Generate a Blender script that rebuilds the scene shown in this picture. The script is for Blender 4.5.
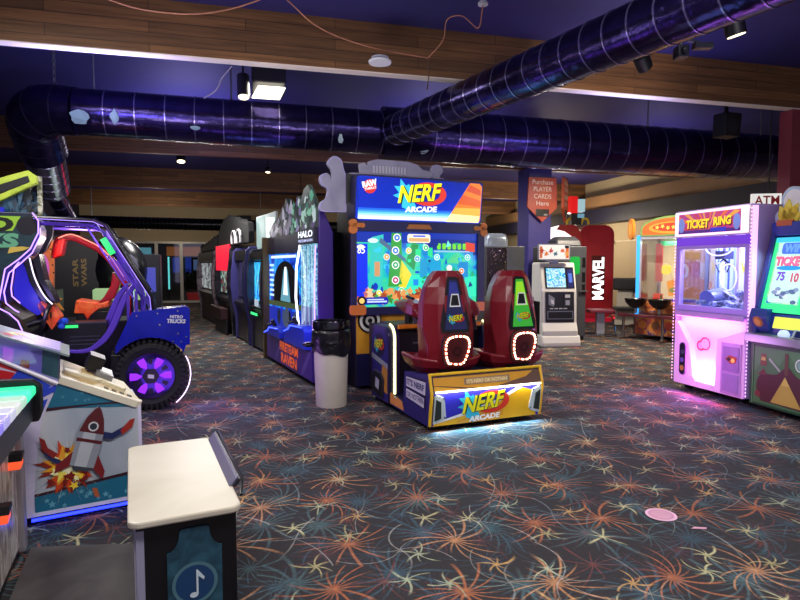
import bpy, bmesh, math, random
from mathutils import Vector, Matrix
for o in list(bpy.data.objects): bpy.data.objects.remove(o)
SC = bpy.context.scene
COL = SC.collection
PI = math.pi
rnd = random.Random(7)

# ------------------------------------------------------------------ camera, world, lights, exposure
cam_d = bpy.data.cameras.new('camera'); cam = bpy.data.objects.new('camera', cam_d); COL.objects.link(cam)
cam.location = (0, 0, 1.55); cam.rotation_euler = (math.radians(90-3.47), 0, 0)
cam_d.sensor_width = 36; cam_d.lens = 36*578/800; cam_d.clip_start = .05; cam_d.clip_end = 200
SC.camera = cam
SC.view_settings.view_transform = 'Standard'; SC.view_settings.look = 'None'
SC.view_settings.gamma = 1; SC.view_settings.use_curve_mapping = False
SC.view_settings.exposure = 0.12
w = bpy.data.worlds.new('world'); SC.world = w; w.use_nodes = True
w.node_tree.nodes['Background'].inputs[0].default_value = (.50, .46, .62, 1)
w.node_tree.nodes['Background'].inputs[1].default_value = .80

def area(name, loc, size, power, color, target=None, sy=None):
    l = bpy.data.lights.new(name, 'AREA'); l.energy = power; l.color = color; l.size = size
    if sy: l.shape = 'RECTANGLE'; l.size_y = sy
    o = bpy.data.objects.new(name, l); COL.objects.link(o); o.location = loc
    if target is not None:
        o.rotation_euler = (Vector(target)-Vector(loc)).to_track_quat('-Z', 'Y').to_euler()
    return o
def point(name, loc, power, color, r=.08):
    l = bpy.data.lights.new(name, 'POINT'); l.energy = power; l.color = color; l.shadow_soft_size = r
    o = bpy.data.objects.new(name, l); COL.objects.link(o); o.location = loc
    return o
def spot(name, loc, target, power, color, ang=60, blend=.6, r=.05):
    l = bpy.data.lights.new(name, 'SPOT'); l.energy = power; l.color = color; l.spot_size = math.radians(ang)
    l.spot_blend = blend; l.shadow_soft_size = r
    o = bpy.data.objects.new(name, l); COL.objects.link(o); o.location = loc
    o.rotation_euler = (Vector(target)-Vector(loc)).to_track_quat('-Z', 'Y').to_euler()
    return o
WARM = (1, .86, .66); WHITE = (1, .95, .92); PURP = (.5, .32, 1); BLUE = (.25, .35, 1); PINK = (1, .3, .9)
# unseen fill lights added under the ceiling, no fixtures modelled
for loc, pw, colr, sz in (((-.4, 1.2, 3.9), 95, WHITE, .5), ((2.2, 2.6, 3.9), 100, WHITE, .5), ((-3.2, 3.6, 3.9), 80, WHITE, .5), ((4.2, 10.6, 3.5), 190, WARM, .5),
                          ((-3.8, 11.2, 3.5), 150, WHITE, .5), ((0.2, 11.6, 3.5), 110, WHITE, .5)):
    area('hall_fill', loc, 1.2, pw, colr, (loc[0], loc[1]+.2, 0), sz)
for loc, pw, colr in (((5.0, 17.4, 2.6), 150, WARM), ((-8.4, 19.8, 2.8), 75, WARM), ((1.5, 17.0, 2.8), 50, WARM), ((-6.0, 14.6, 2.6), 18, WHITE), ((-1.2, 14.9, 2.6), 14, WHITE), ((4.0, 23.0, 3.0), 60, WARM)):
    point('hall_fill', loc, pw, colr, .25)  # unseen points added to brighten the rear beams and walls
# unseen violet fills added to brighten the ceiling
for loc, pw in (((-3.4, 9.6, 3.2), 34), ((0.6, 10.3, 3.2), 24), ((5.0, 11.4, 3.2), 12), ((-3.2, 6.2, 3.2), 30), ((-1.5, 2.2, 3.0), 16), ((3.4, 3.0, 3.0), 14), ((2.9, 7.5, 3.2), 12)):
    area('ceiling_fill', loc, .9, pw, (.44, .40, 1), (loc[0], loc[1]+.3, 6), .3)

# ------------------------------------------------------------------ materials
for x, pw in ((-2.4, 16), (-.6, 12), (3.2, 8)):
    area('beam_fill', (x, 4.6+.26*x+.6, 2.3), .8, pw, (1, .92, .84), (x-.05, 6.75+.26*x, 3.7), .3)  # unseen fill added to brighten the front beam and its trim

def lin(h):
    h = h.lstrip('#'); out = []
    for i in (0, 2, 4):
        c = int(h[i:i+2], 16)/255
        out.append(c/12.92 if c <= .04045 else ((c+.055)/1.055)**2.4)
    return tuple(out)+(1,)
_M = {}
def base(name):
    m = bpy.data.materials.new(name); m.use_nodes = True
    nt = m.node_tree; b = nt.nodes['Principled BSDF']
    return m, nt, b
def D(hexc, rough=.5, metal=0., var=.12, scale=9., bump=0.):
    """painted / moulded surface with slight procedural mottling"""
    k = ('D', hexc, rough, metal, var, scale, bump)
    if k in _M: return _M[k]
    m, nt, b = base('surface '+hexc)
    c = lin(hexc)
    tc = nt.nodes.new('ShaderNodeTexCoord'); n = nt.nodes.new('ShaderNodeTexNoise')
    n.inputs['Scale'].default_value = scale; n.inputs['Detail'].default_value = 4
    nt.links.new(tc.outputs['Object'], n.inputs['Vector'])
    mx = nt.nodes.new('ShaderNodeMix'); mx.data_type = 'RGBA'
    mx.inputs[6].default_value = tuple(x*(1-var) for x in c[:3])+(1,)
    mx.inputs[7].default_value = tuple(min(1, x*(1+var)) for x in c[:3])+(1,)
    nt.links.new(n.outputs['Fac'], mx.inputs[0]); nt.links.new(mx.outputs[2], b.inputs['Base Color'])
    b.inputs['Roughness'].default_value = rough; b.inputs['Metallic'].default_value = metal
    if bump:
        bp = nt.nodes.new('ShaderNodeBump'); bp.inputs['Strength'].default_value = bump; bp.inputs['Distance'].default_value = .02
        nt.links.new(n.outputs['Fac'], bp.inputs['Height']); nt.links.new(bp.outputs[0], b.inputs['Normal'])
    _M[k] = m; return m
def DE(hexc, ehex, s):
    """plastic with a glow put into it, as if from lamps inside"""
    k = ('DE', hexc, ehex, s)
    if k in _M: return _M[k]
    m, nt, b = base('glowing plastic '+hexc)
    b.inputs['Base Color'].default_value = lin(hexc); b.inputs['Roughness'].default_value = .3
    b.inputs['Emission Color'].default_value = lin(ehex); b.inputs['Emission Strength'].default_value = s
    _M[k] = m; return m
def E(hexc, s=1.):
    k = ('E', hexc, s)
    if k in _M: return _M[k]
    m, nt, b = base('lit '+hexc)
    c = lin(hexc); b.inputs['Base Color'].default_value = tuple(x*.3 for x in c[:3])+(1,)
    b.inputs['Roughness'].default_value = .3
    b.inputs['Emission Color'].default_value = c; b.inputs['Emission Strength'].default_value = s
    _M[k] = m; return m
def ESCR(name, cols, s=1., scale=3., detail=3., dist=1.5, wave=False):
    """lit screen: a procedural picture of colour patches"""
    if name in _M: return _M[name]
    m, nt, b = base(name)
    tc = nt.nodes.new('ShaderNodeTexCoord'); n = nt.nodes.new('ShaderNodeTexNoise')
    n.inputs['Scale'].default_value = scale; n.inputs['Detail'].default_value = detail; n.inputs['Distortion'].default_value = dist
    nt.links.new(tc.outputs['Object'], n.inputs['Vector'])
    r = nt.nodes.new('ShaderNodeValToRGB'); el = r.color_ramp.elements
    lo, hi = .3, .7
    for i, c in enumerate(cols):
        p = lo+(hi-lo)*i/max(1, len(cols)-1)
        e = el[i] if i < 2 else el.new(p)
        e.position = p; e.color = lin(c)
    nt.links.new(n.outputs['Fac'], r.inputs['Fac'])
    b.inputs['Base Color'].default_value = (.01, .01, .01, 1); b.inputs['Roughness'].default_value = .15
    nt.links.new(r.outputs[0], b.inputs['Emission Color']); b.inputs['Emission Strength'].default_value = s
    _M[name] = m; return m
def patches(name, cols, rough=.4, scale=3., detail=3., dist=1., metal=0., lo=.32, hi=.68, bump=0., stretch=None):
    """printed / natural surface of several colours"""
    if name in _M: return _M[name]
    m, nt, b = base(name)
    tc = nt.nodes.new('ShaderNodeTexCoord'); n = nt.nodes.new('ShaderNodeTexNoise')
    n.inputs['Scale'].default_value = scale; n.inputs['Detail'].default_value = detail; n.inputs['Distortion'].default_value = dist
    src = tc.outputs['Object']
    if stretch:
        mp = nt.nodes.new('ShaderNodeMapping'); mp.inputs['Scale'].default_value = stretch
        nt.links.new(src, mp.inputs[0]); src = mp.outputs[0]
    nt.links.new(src, n.inputs['Vector'])
    r = nt.nodes.new('ShaderNodeValToRGB'); el = r.color_ramp.elements
    for i, c in enumerate(cols):
        p = lo+(hi-lo)*i/max(1, len(cols)-1)
        e = el[i] if i < 2 else el.new(p)
        e.position = p; e.color = lin(c)
    nt.links.new(n.outputs['Fac'], r.inputs['Fac']); nt.links.new(r.outputs[0], b.inputs['Base Color'])
    b.inputs['Roughness'].default_value = rough; b.inputs['Metallic'].default_value = metal
    if bump:
        bp = nt.nodes.new('ShaderNodeBump'); bp.inputs['Strength'].default_value = bump; bp.inputs['Distance'].default_value = .02
        nt.links.new(n.outputs['Fac'], bp.inputs['Height']); nt.links.new(bp.outputs[0], b.inputs['Normal'])
    _M[name] = m; return m
def glass(name, tint='#ffffff', refl=.12):
    if name in _M: return _M[name]
    m = bpy.data.materials.new(name); m.use_nodes = True; nt = m.node_tree; nt.nodes.clear()
    out = nt.nodes.new('ShaderNodeOutputMaterial'); t = nt.nodes.new('ShaderNodeBsdfTransparent'); g = nt.nodes.new('ShaderNodeBsdfGlossy')
    t.inputs[0].default_value = lin(tint); g.inputs['Roughness'].default_value = .03; g.inputs[0].default_value = (.9, .9, .95, 1)
    lw = nt.nodes.new('ShaderNodeLayerWeight'); lw.inputs[0].default_value = .25
    ma = nt.nodes.new('ShaderNodeMath'); ma.operation = 'MULTIPLY_ADD'; ma.inputs[1].default_value = .6; ma.inputs[2].default_value = refl
    nt.links.new(lw.outputs['Fresnel'], ma.inputs[0])
    mx = nt.nodes.new('ShaderNodeMixShader'); nt.links.new(ma.outputs[0], mx.inputs[0])
    nt.links.new(t.outputs[0], mx.inputs[1]); nt.links.new(g.outputs[0], mx.inputs[2]); nt.links.new(mx.outputs[0], out.inputs[0])
    _M[name] = m; return m

def wood_mat():
    m, nt, b = base('planked wood cladding')
    tc = nt.nodes.new('ShaderNodeTexCoord'); mp = nt.nodes.new('ShaderNodeMapping'); mp.inputs['Scale'].default_value = (1, 1, 1)
    nt.links.new(tc.outputs['Object'], mp.inputs[0])
    # plank boards: brick texture over (x, z)
    sx = nt.nodes.new('ShaderNodeSeparateXYZ'); nt.links.new(mp.outputs[0], sx.inputs[0])
    cx = nt.nodes.new('ShaderNodeCombineXYZ'); nt.links.new(sx.outputs['X'], cx.inputs['X']); nt.links.new(sx.outputs['Z'], cx.inputs['Y'])
    br = nt.nodes.new('ShaderNodeTexBrick'); nt.links.new(cx.outputs[0], br.inputs['Vector'])
    br.inputs['Scale'].default_value = 1; br.inputs['Brick Width'].default_value = 1.9; br.inputs['Row Height'].default_value = .115
    br.inputs['Mortar Size'].default_value = .003; br.inputs['Color1'].default_value = lin('#8c643e'); br.inputs['Color2'].default_value = lin('#664a2f')
    br.inputs['Mortar'].default_value = lin('#35241a'); br.inputs['Bias'].default_value = .0
    n = nt.nodes.new('ShaderNodeTexNoise'); mp2 = nt.nodes.new('ShaderNodeMapping'); mp2.inputs['Scale'].default_value = (1.2, 1.2, 26)
    nt.links.new(tc.outputs['Object'], mp2.inputs[0]); nt.links.new(mp2.outputs[0], n.inputs['Vector'])
    n.inputs['Scale'].default_value = 1.6; n.inputs['Detail'].default_value = 6
    mx = nt.nodes.new('ShaderNodeMix'); mx.data_type = 'RGBA'; mx.blend_type = 'MULTIPLY'; mx.inputs[0].default_value = .75
    nt.links.new(br.outputs['Color'], mx.inputs[6])
    r = nt.nodes.new('ShaderNodeValToRGB'); r.color_ramp.elements[0].position = .3; r.color_ramp.elements[0].color = (.45, .42, .4, 1)
    r.color_ramp.elements[1].position = .7; r.color_ramp.elements[1].color = (1.15, 1.1, 1.05, 1)
    nt.links.new(n.outputs['Fac'], r.inputs[0]); nt.links.new(r.outputs[0], mx.inputs[7])
    nt.links.new(mx.outputs[2], b.inputs['Base Color']); b.inputs['Roughness'].default_value = .5
    return m

def carpet_mat():
    m, nt, b = base('carpet with firework bursts'); N = nt.nodes; Lk = nt.links.new
    tc = N.new('ShaderNodeTexCoord')
    def math_(op, a, b_=None, c=None, clamp=False):
        n = N.new('ShaderNodeMath'); n.operation = op; n.use_clamp = clamp
        for i, v in enumerate((a, b_, c)):
            if v is None: continue
            if hasattr(v, 'node'): Lk(v, n.inputs[i])
            else: n.inputs[i].default_value = v
        return n.outputs[0]
    def layer(scale, off, rot, jitter, arms, width, ln, curl):
        mp = N.new('ShaderNodeMapping'); mp.inputs['Location'].default_value = off; mp.inputs['Scale'].default_value = (scale,)*3
        mp.inputs['Rotation'].default_value = (0, 0, rot)
        Lk(tc.outputs['Object'], mp.inputs[0])
        v = N.new('ShaderNodeTexVoronoi'); v.voronoi_dimensions = '2D'; v.inputs['Scale'].default_value = 1; v.inputs['Randomness'].default_value = jitter
        Lk(mp.outputs[0], v.inputs['Vector'])
        s = N.new('ShaderNodeVectorMath'); s.operation = 'SUBTRACT'; Lk(mp.outputs[0], s.inputs[0]); Lk(v.outputs['Position'], s.inputs[1])
        x = N.new('ShaderNodeSeparateXYZ'); Lk(s.outputs[0], x.inputs[0])
        rr = v.outputs['Distance']
        cs = N.new('ShaderNodeSeparateColor'); Lk(v.outputs['Color'], cs.inputs[0])
        a = math_('ARCTAN2', x.outputs['Y'], x.outputs['X'])
        a = math_('ADD', a, math_('MULTIPLY', cs.outputs[0], 6.28))
        a = math_('ADD', a, math_('MULTIPLY', rr, math_('MULTIPLY', math_('SUBTRACT', cs.outputs[1], .5), curl)))
        a = math_('ADD', a, math_('MULTIPLY', math_('SINE', math_('MULTIPLY_ADD', a, 2., math_('MULTIPLY', cs.outputs[2], 6.))), .16))
        sn = math_('ABSOLUTE', math_('SINE', math_('MULTIPLY', a, arms/2)))
        dist = math_('MULTIPLY', math_('MULTIPLY', sn, rr), 2/arms)          # distance from the nearest arm
        wl = math_('MULTIPLY_ADD', rr, width*1.2, width*.75)
        line = math_('SUBTRACT', 1., math_('DIVIDE', dist, wl), clamp=True)
        vary = math_('MULTIPLY_ADD', math_('SINE', math_('MULTIPLY_ADD', a, 3., 1.3)), ln*.28, ln*.75)
        fade = math_('MULTIPLY', math_('DIVIDE', math_('SUBTRACT', vary, rr), ln*.35), 1., clamp=True)
        mask = math_('MULTIPLY', math_('POWER', line, .6), fade)
        ns = N.new('ShaderNodeTexNoise'); ns.inputs['Scale'].default_value = 38; Lk(tc.outputs['Object'], ns.inputs['Vector'])
        mask = math_('MULTIPLY', mask, math_('MULTIPLY_ADD', ns.outputs['Fac'], 1.6, -.05, clamp=True), clamp=True)
        return mask, cs.outputs[2]
    def ramp(fac, cols):
        r = N.new('ShaderNodeValToRGB'); r.color_ramp.interpolation = 'CONSTANT'; el = r.color_ramp.elements
        for i, c in enumerate(cols):
            e = el[i] if i < 2 else el.new(i/len(cols))
            e.position = i/len(cols); e.color = lin(c)
        Lk(fac, r.inputs[0]); return r.outputs[0]
    n0 = N.new('ShaderNodeTexNoise'); n0.inputs['Scale'].default_value = 90; n0.inputs['Detail'].default_value = 2; Lk(tc.outputs['Object'], n0.inputs['Vector'])
    g = N.new('ShaderNodeMix'); g.data_type = 'RGBA'; g.inputs[6].default_value = lin('#1f1e21'); g.inputs[7].default_value = lin('#403d40'); Lk(n0.outputs['Fac'], g.inputs[0])
    cur = g.outputs[2]
    for args, cols, k in ((dict(scale=2.0, off=(.3, .7, 0), rot=.3, jitter=.45, arms=17, width=.017, ln=.72, curl=2.4), ['#46707c', '#3d6072', '#456a7c', '#5c7e84'], .62),
                          (dict(scale=2.3, off=(.6, .1, 0), rot=1.1, jitter=.6, arms=13, width=.013, ln=.60, curl=2.6), ['#4a6a80', '#5a8088', '#3f5f74'], .5),
                          (dict(scale=2.2, off=(.45, .6, 0), rot=.6, jitter=.6, arms=11, width=.011, ln=.56, curl=3.), ['#84423e', '#965048', '#74404a'], .6),
                          (dict(scale=1.9, off=(.85, .2, 0), rot=.1, jitter=.4, arms=15, width=.013, ln=.62, curl=2.6), ['#c4764c', '#b86c48', '#cf9468', '#bd7450'], .9),
                          (dict(scale=2.6, off=(.15, .45, 0), rot=.5, jitter=.6, arms=7, width=.019, ln=.38, curl=5.), ['#d0ca98', '#bcb080', '#d0a468', '#b4bc9c'], 1.),
                          (dict(scale=1.5, off=(.55, .95, 0), rot=.8, jitter=.9, arms=6, width=.007, ln=.8, curl=4.), ['#c0bcb8', '#a8a8a0', '#8a99a0'], .6)):
        msk, sel = layer(**args)
        mx = N.new('ShaderNodeMix'); mx.data_type = 'RGBA'
        Lk(math_('MULTIPLY', msk, k), mx.inputs[0]); Lk(cur, mx.inputs[6]); Lk(ramp(sel, cols), mx.inputs[7]); cur = mx.outputs[2]
    Lk(cur, b.inputs['Base Color']); b.inputs['Roughness'].default_value = .85
    b.inputs['Specular IOR Level'].default_value = .2
    bp = N.new('ShaderNodeBump'); bp.inputs['Strength'].default_value = .25; bp.inputs['Distance'].default_value = .004
    Lk(n0.outputs['Fac'], bp.inputs['Height']); Lk(bp.outputs[0], b.inputs['Normal'])
    return m

# ------------------------------------------------------------------ mesh builder
_TX = {}
def text_geo(s, shear=0., bold=0.):
    k = (s, shear, bold)
    if k in _TX: return _TX[k]
    cu = bpy.data.curves.new('lettering', 'FONT'); cu.body = s; cu.size = 1; cu.shear = shear; cu.offset = bold; cu.resolution_u = 3
    cu.fill_mode = "FRONT"
    ob = bpy.data.objects.new('lettering', cu); COL.objects.link(ob)
    bpy.context.view_layer.update()
    me = bpy.data.meshes.new_from_object(ob.evaluated_get(bpy.context.evaluated_depsgraph_get()))
    vs = [v.co.copy() for v in me.vertices]; fs = [tuple(p.vertices) for p in me.polygons]
    bpy.data.objects.remove(ob); bpy.data.curves.remove(cu); bpy.data.meshes.remove(me)
    x0 = min(v.x for v in vs); x1 = max(v.x for v in vs); y0 = min(v.y for v in vs); y1 = max(v.y for v in vs)
    vs = [((v.x-x0)/(x1-x0), (v.y-y0)/(y1-y0)) for v in vs]
    _TX[k] = (vs, fs, (x1-x0)/(y1-y0)); return _TX[k]

class Plane:
    """a printed face: u to the right, v up, seen from outside; lift = distance off the face"""
    def __init__(s, o, eu, ev):
        s.o = Vector(o); s.eu = Vector(eu).normalized(); s.ev = Vector(ev).normalized(); s.n = s.eu.cross(s.ev).normalized()
    def __call__(s, u, v, lift=0): return s.o+s.eu*u+s.ev*v+s.n*lift
def front(y=0, x=0, z=0): return Plane((x, y, z), (1, 0, 0), (0, 0, 1))
def left(x=0, y=0, z=0): return Plane((x, y, z), (0, -1, 0), (0, 0, 1))
def right(x=0, y=0, z=0): return Plane((x, y, z), (0, 1, 0), (0, 0, 1))
def tilt(o, dx, dy, dz, eu=(1, 0, 0)): return Plane(o, eu, (dx, dy, dz))

class MB:
    def __init__(s): s.v = []; s.f = []; s.m = []; s.mats = []; s.T = None
    def mi(s, mat):
        if mat not in s.mats: s.mats.append(mat)
        return s.mats.index(mat)
    def add(s, vs, fs, mat):
        b = len(s.v); k = s.mi(mat)
        for p in vs:
            p = Vector(p)
            s.v.append(tuple(s.T @ p) if s.T is not None else tuple(p))
        for f in fs: s.f.append(tuple(b+i for i in f)); s.m.append(k)
        return s
    def box(s, x0, x1, y0, y1, z0, z1, mat):
        vs = [(x, y, z) for z in (z0, z1) for y in (y0, y1) for x in (x0, x1)]
        return s.add(vs, [(0, 2, 3, 1), (4, 5, 7, 6), (0, 1, 5, 4), (2, 6, 7, 3), (0, 4, 6, 2), (1, 3, 7, 5)], mat)
    def prism(s, pts, axis, a, b, mat, inset=None):
        def P(p, t): return (t, p[0], p[1]) if axis == 'x' else ((p[0], t, p[1]) if axis == 'y' else (p[0], p[1], t))
        n = len(pts)
        vs = [P(p, a) for p in pts]+[P(p, b) for p in pts]
        fs = [tuple(range(n))[::-1], tuple(range(n, 2*n))]+[(i, (i+1) % n, n+(i+1) % n, n+i) for i in range(n)]
        return s.add(vs, fs, mat)
    def slab(s, pl, pts, d, mat):
        """outline on a Plane, thickened by d inwards"""
        n = len(pts)
        vs = [pl(*p) for p in pts]+[pl(p[0], p[1], -d) for p in pts]
        fs = [tuple(range(n)), tuple(range(n, 2*n))[::-1]]+[(i, n+i, n+(i+1) % n, (i+1) % n) for i in range(n)]
        return s.add(vs, fs, mat)
    def art(s, pl, pts, mat, lift=.002):
        return s.add([pl(p[0], p[1], lift) for p in pts], [tuple(range(len(pts)))], mat)
    def ring(s, pl, outer, inner, mat, lift=.003):
        n = len(outer)
        return s.add([pl(p[0], p[1], lift) for p in outer]+[pl(p[0], p[1], lift) for p in inner],
                     [(i, (i+1) % n, n+(i+1) % n, n+i) for i in range(n)], mat)
    def text(s, pl, st, u, v, wd, h, mat, shear=0., bold=.02, lift=.004, rot=0.):
        vs, fs, _ = text_geo(st, shear, bold)
        c, sn = math.cos(rot), math.sin(rot)
        return s.add([pl(u+c*x*wd-sn*y*h, v+sn*x*wd+c*y*h, lift) for x, y in vs], fs, mat)
    def tube(s, pts, r, mat, n=8, closed=False, caps=True):
        pts = [Vector(p) for p in pts]; N = len(pts)
        rs = r if isinstance(r, (list, tuple)) else [r]*N
        rings = []; up = None
        for i, p in enumerate(pts):
            if closed: t = pts[(i+1) % N]-pts[i-1]
            else: t = pts[min(i+1, N-1)]-pts[max(i-1, 0)]
            t.normalize()
            if up is None:
                up = Vector((0, 0, 1)) if abs(t.z) < .9 else Vector((1, 0, 0))
            a = t.cross(up); a.normalize(); bb = a.cross(t); bb.normalize(); up = bb
            rings.append([p+(a*math.cos(2*PI*k/n)+bb*math.sin(2*PI*k/n))*rs[i] for k in range(n)])
        vs = [q for g in rings for q in g]; fs = []
        for i in range(N if closed else N-1):
            j = (i+1) % N
            for k in range(n): fs.append((i*n+k, i*n+(k+1) % n, j*n+(k+1) % n, j*n+k))
        if caps and not closed: fs += [tuple(range(n))[::-1], tuple((N-1)*n+k for k in range(n))]
        return s.add(vs, fs, mat)
    def lathe(s, prof, c, mat, n=24, sx=1., sy=1.):
        vs = []; fs = []
        for r, z in prof:
            for k in range(n): vs.append((c[0]+sx*r*math.cos(2*PI*k/n), c[1]+sy*r*math.sin(2*PI*k/n), c[2]+z))
        P = len(prof)
        for i in range(P-1):
            for k in range(n): fs.append((i*n+k, i*n+(k+1) % n, (i+1)*n+(k+1) % n, (i+1)*n+k))
        fs += [tuple(range(n))[::-1], tuple((P-1)*n+k for k in range(n))]
        return s.add(vs, fs, mat)
    def ball(s, c, rx, ry, rz, mat, n=14, m=8):
        vs = []; fs = []
        for i in range(1, m):
            a = PI*i/m
            for k in range(n): vs.append((c[0]+rx*math.sin(a)*math.cos(2*PI*k/n), c[1]+ry*math.sin(a)*math.sin(2*PI*k/n), c[2]-rz*math.cos(a)))
        for i in range(m-2):
            for k in range(n): fs.append((i*n+k, i*n+(k+1) % n, (i+1)*n+(k+1) % n, (i+1)*n+k))
        vs += [(c[0], c[1], c[2]-rz), (c[0], c[1], c[2]+rz)]; q = len(vs)
        for k in range(n): fs += [(q-2, (k+1) % n, k), (q-1, (m-2)*n+k, (m-2)*n+(k+1) % n)]
        return s.add(vs, fs, mat)
    def loft(s, secs, mat, cap=True):
        n = len(secs[0]); vs = [p for g in secs for p in g]; fs = []
        for i in range(len(secs)-1):
            for k in range(n): fs.append((i*n+k, i*n+(k+1) % n, (i+1)*n+(k+1) % n, (i+1)*n+k))
        if cap: fs += [tuple(range(n))[::-1], tuple((len(secs)-1)*n+k for k in range(n))]
        return s.add(vs, fs, mat)
    def build(s, name, parent=None, bevel=0., smooth=False, seg=2, angle=35):
        me = bpy.data.meshes.new(name); me.from_pydata(s.v, [], s.f)
        for mt in s.mats: me.materials.append(mt)
        me.polygons.foreach_set('material_index', s.m); me.update()
        bm = bmesh.new(); bm.from_mesh(me)
        if bevel or smooth: pass
        bm.to_mesh(me); bm.free()
        if smooth:
            me.polygons.foreach_set('use_smooth', [True]*len(me.polygons)); me.set_sharp_from_angle(angle=math.radians(angle))
        o = bpy.data.objects.new(name, me); COL.objects.link(o)
        if parent is not None: o.parent = parent
        if bevel:
            md = o.modifiers.new('bevel', 'BEVEL'); md.width = bevel; md.segments = seg; md.limit_method = 'ANGLE'; md.angle_limit = math.radians(40)
        return o

def thing(name, label, cat, loc=(0, 0, 0), yaw=0., group=None):
    o = bpy.data.objects.new(name, None); COL.objects.link(o); o.empty_display_size = .2
    o.location = loc; o.rotation_euler = (0, 0, math.radians(yaw)); o['label'] = label; o['category'] = cat
    if group: o['group'] = group
    return o
def tag(o, label, cat, group=None):
    o['label'] = label; o['category'] = cat
    if group: o['group'] = group
    return o
def struct(name, mb, **k):
    o = mb.build(name, **k); o['kind'] = 'structure'; return o
def rr(x0, x1, y0, y1, r, n=5):
    pts = []
    for cx, cy, a in ((x1-r, y0+r, -PI/2), (x1-r, y1-r, 0), (x0+r, y1-r, PI/2), (x0+r, y0+r, PI)):
        for i in range(n+1):
            t = a+PI/2*i/n; pts.append((cx+r*math.cos(t), cy+r*math.sin(t)))
    return pts
def circ(cx, cy, r, n=20, ry=None, a0=0):
    ry = r if ry is None else ry
    return [(cx+r*math.cos(a0+2*PI*i/n), cy+ry*math.sin(a0+2*PI*i/n)) for i in range(n)]
def rect(x0, x1, y0, y1): return [(x0, y0), (x1, y0), (x1, y1), (x0, y1)]
def star(cx, cy, r, k=.42, n=5, a0=PI/2, jit=0., seed=1):
    g = random.Random(seed); out = []
    for i in range(2*n):
        q = (r if i % 2 == 0 else r*k)*(1+jit*(g.random()-.5))
        out.append((cx+q*math.cos(a0+PI*i/n), cy+q*math.sin(a0+PI*i/n)))
    return out
def arc(cx, cy, r, a0, a1, n=10):
    return [(cx+r*math.cos(math.radians(a0+(a1-a0)*i/n)), cy+r*math.sin(math.radians(a0+(a1-a0)*i/n))) for i in range(n+1)]
def spline(pts, n=6):
    """Catmull-Rom through 2-D or 3-D points"""
    P = [Vector(p) for p in pts]; P = [P[0]*2-P[1]]+P+[P[-1]*2-P[-2]]; out = []
    for i in range(1, len(P)-2):
        for k in range(n):
            t = k/n; a, b, c, d = P[i-1:i+3]
            out.append(.5*((2*b)+(c-a)*t+(2*a-5*b+4*c-d)*t*t+(3*b-a-3*c+d)*t**3))
    out.append(P[-2]); return [tuple(p) for p in out]
BLACK = D('#0c0c0f', .35); CHROME = D('#b9bcc2', .18, 1.); STEEL = D('#8f9297', .35, .9); RUBBER = D('#141416', .8)
WOOD = wood_mat()

# ------------------------------------------------------------------ the hall
YW = 14.6; _c, _s = math.cos(math.radians(YW)), math.sin(math.radians(YW))
def room(x, y, z=0): return (x*_c-y*_s, x*_s+y*_c, z)              # room axes -> world
def rs(name, mb, **k):
    o = struct(name, mb, **k); o.rotation_euler.z = math.radians(YW); return o
X0, X1, Y0, Y1, ZC = -6.4, 11.03, -4.5, 25.2, 4.25
INDIGO = D('#2d2a66', .6, var=.18, scale=1.2); CREAM = D('#b9a988', .7, var=.06, scale=2); MAROON = D('#8a3a46', .55, var=.08, scale=2)
rs('floor', MB().box(X0, X1, Y0, Y1+5, -.1, 0, carpet_mat()))
rs('ceiling', MB().box(X0, X1, Y0, Y1+5, ZC, ZC+.15, INDIGO))
rs('wall_left', MB().box(X0-.15, X0, Y0, Y1+5, 0, ZC, D('#2a2540', .7)))
rs('wall_right', MB().box(X1, X1+.15, Y0, Y1+5, 0, ZC, CREAM))
DX = [-4.58, -3.63, -2.68, -1.73, -.78]
wb = MB().box(X0, DX[0], Y1, Y1+.18, 0, ZC, CREAM).box(DX[-1], X1, Y1, Y1+.18, 0, ZC, CREAM).box(DX[0], DX[-1], Y1, Y1+.18, 2.5, ZC, CREAM)
rs('wall_back', wb)
ALU = D('#b4b1aa', .4, .3)
for i in range(4):
    a, b = DX[i], DX[i+1]
    f = MB().box(a, a+.06, Y1-.02, Y1+.08, 0, 2.5, ALU).box(b-.06, b, Y1-.02, Y1+.08, 0, 2.5, ALU)
    f.box(a+.06, b-.06, Y1-.02, Y1+.08, 2.42, 2.5, ALU).box(a+.06, b-.06, Y1-.02, Y1+.08, 0, .09, ALU)
    fo = rs('door_%d' % (i+1), f)
    MB().box(a+.06, b-.06, Y1+.02, Y1+.035, .09, 2.42, glass('door glass', '#c4ccd0', .10)).build('glass_pane', fo)
    MB().box(b-.1, b-.07, Y1-.07, Y1-.02, .95, 1.15, CHROME).build('door_handle', fo)
# room beyond the glass doors
rs('wall_beyond', MB().box(X0, X1, Y1+4.8, Y1+5, 0, ZC, D('#3a3430', .8)))
LTRIM = D('#efe4d6', .5, var=.05)
for i, y in enumerate((6.48, 12.1, 17.5, 22.8)):
    bz = 3.7; th = .13
    b = MB().box(X0, X1, y, y+th, bz+.012, ZC, WOOD)
    b.box(X0, X1, y, y+th, bz, bz+.012, LTRIM if i == 0 else D('#8a5a44', .5))
    rs('trim_%d' % (i+1), b)
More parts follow.
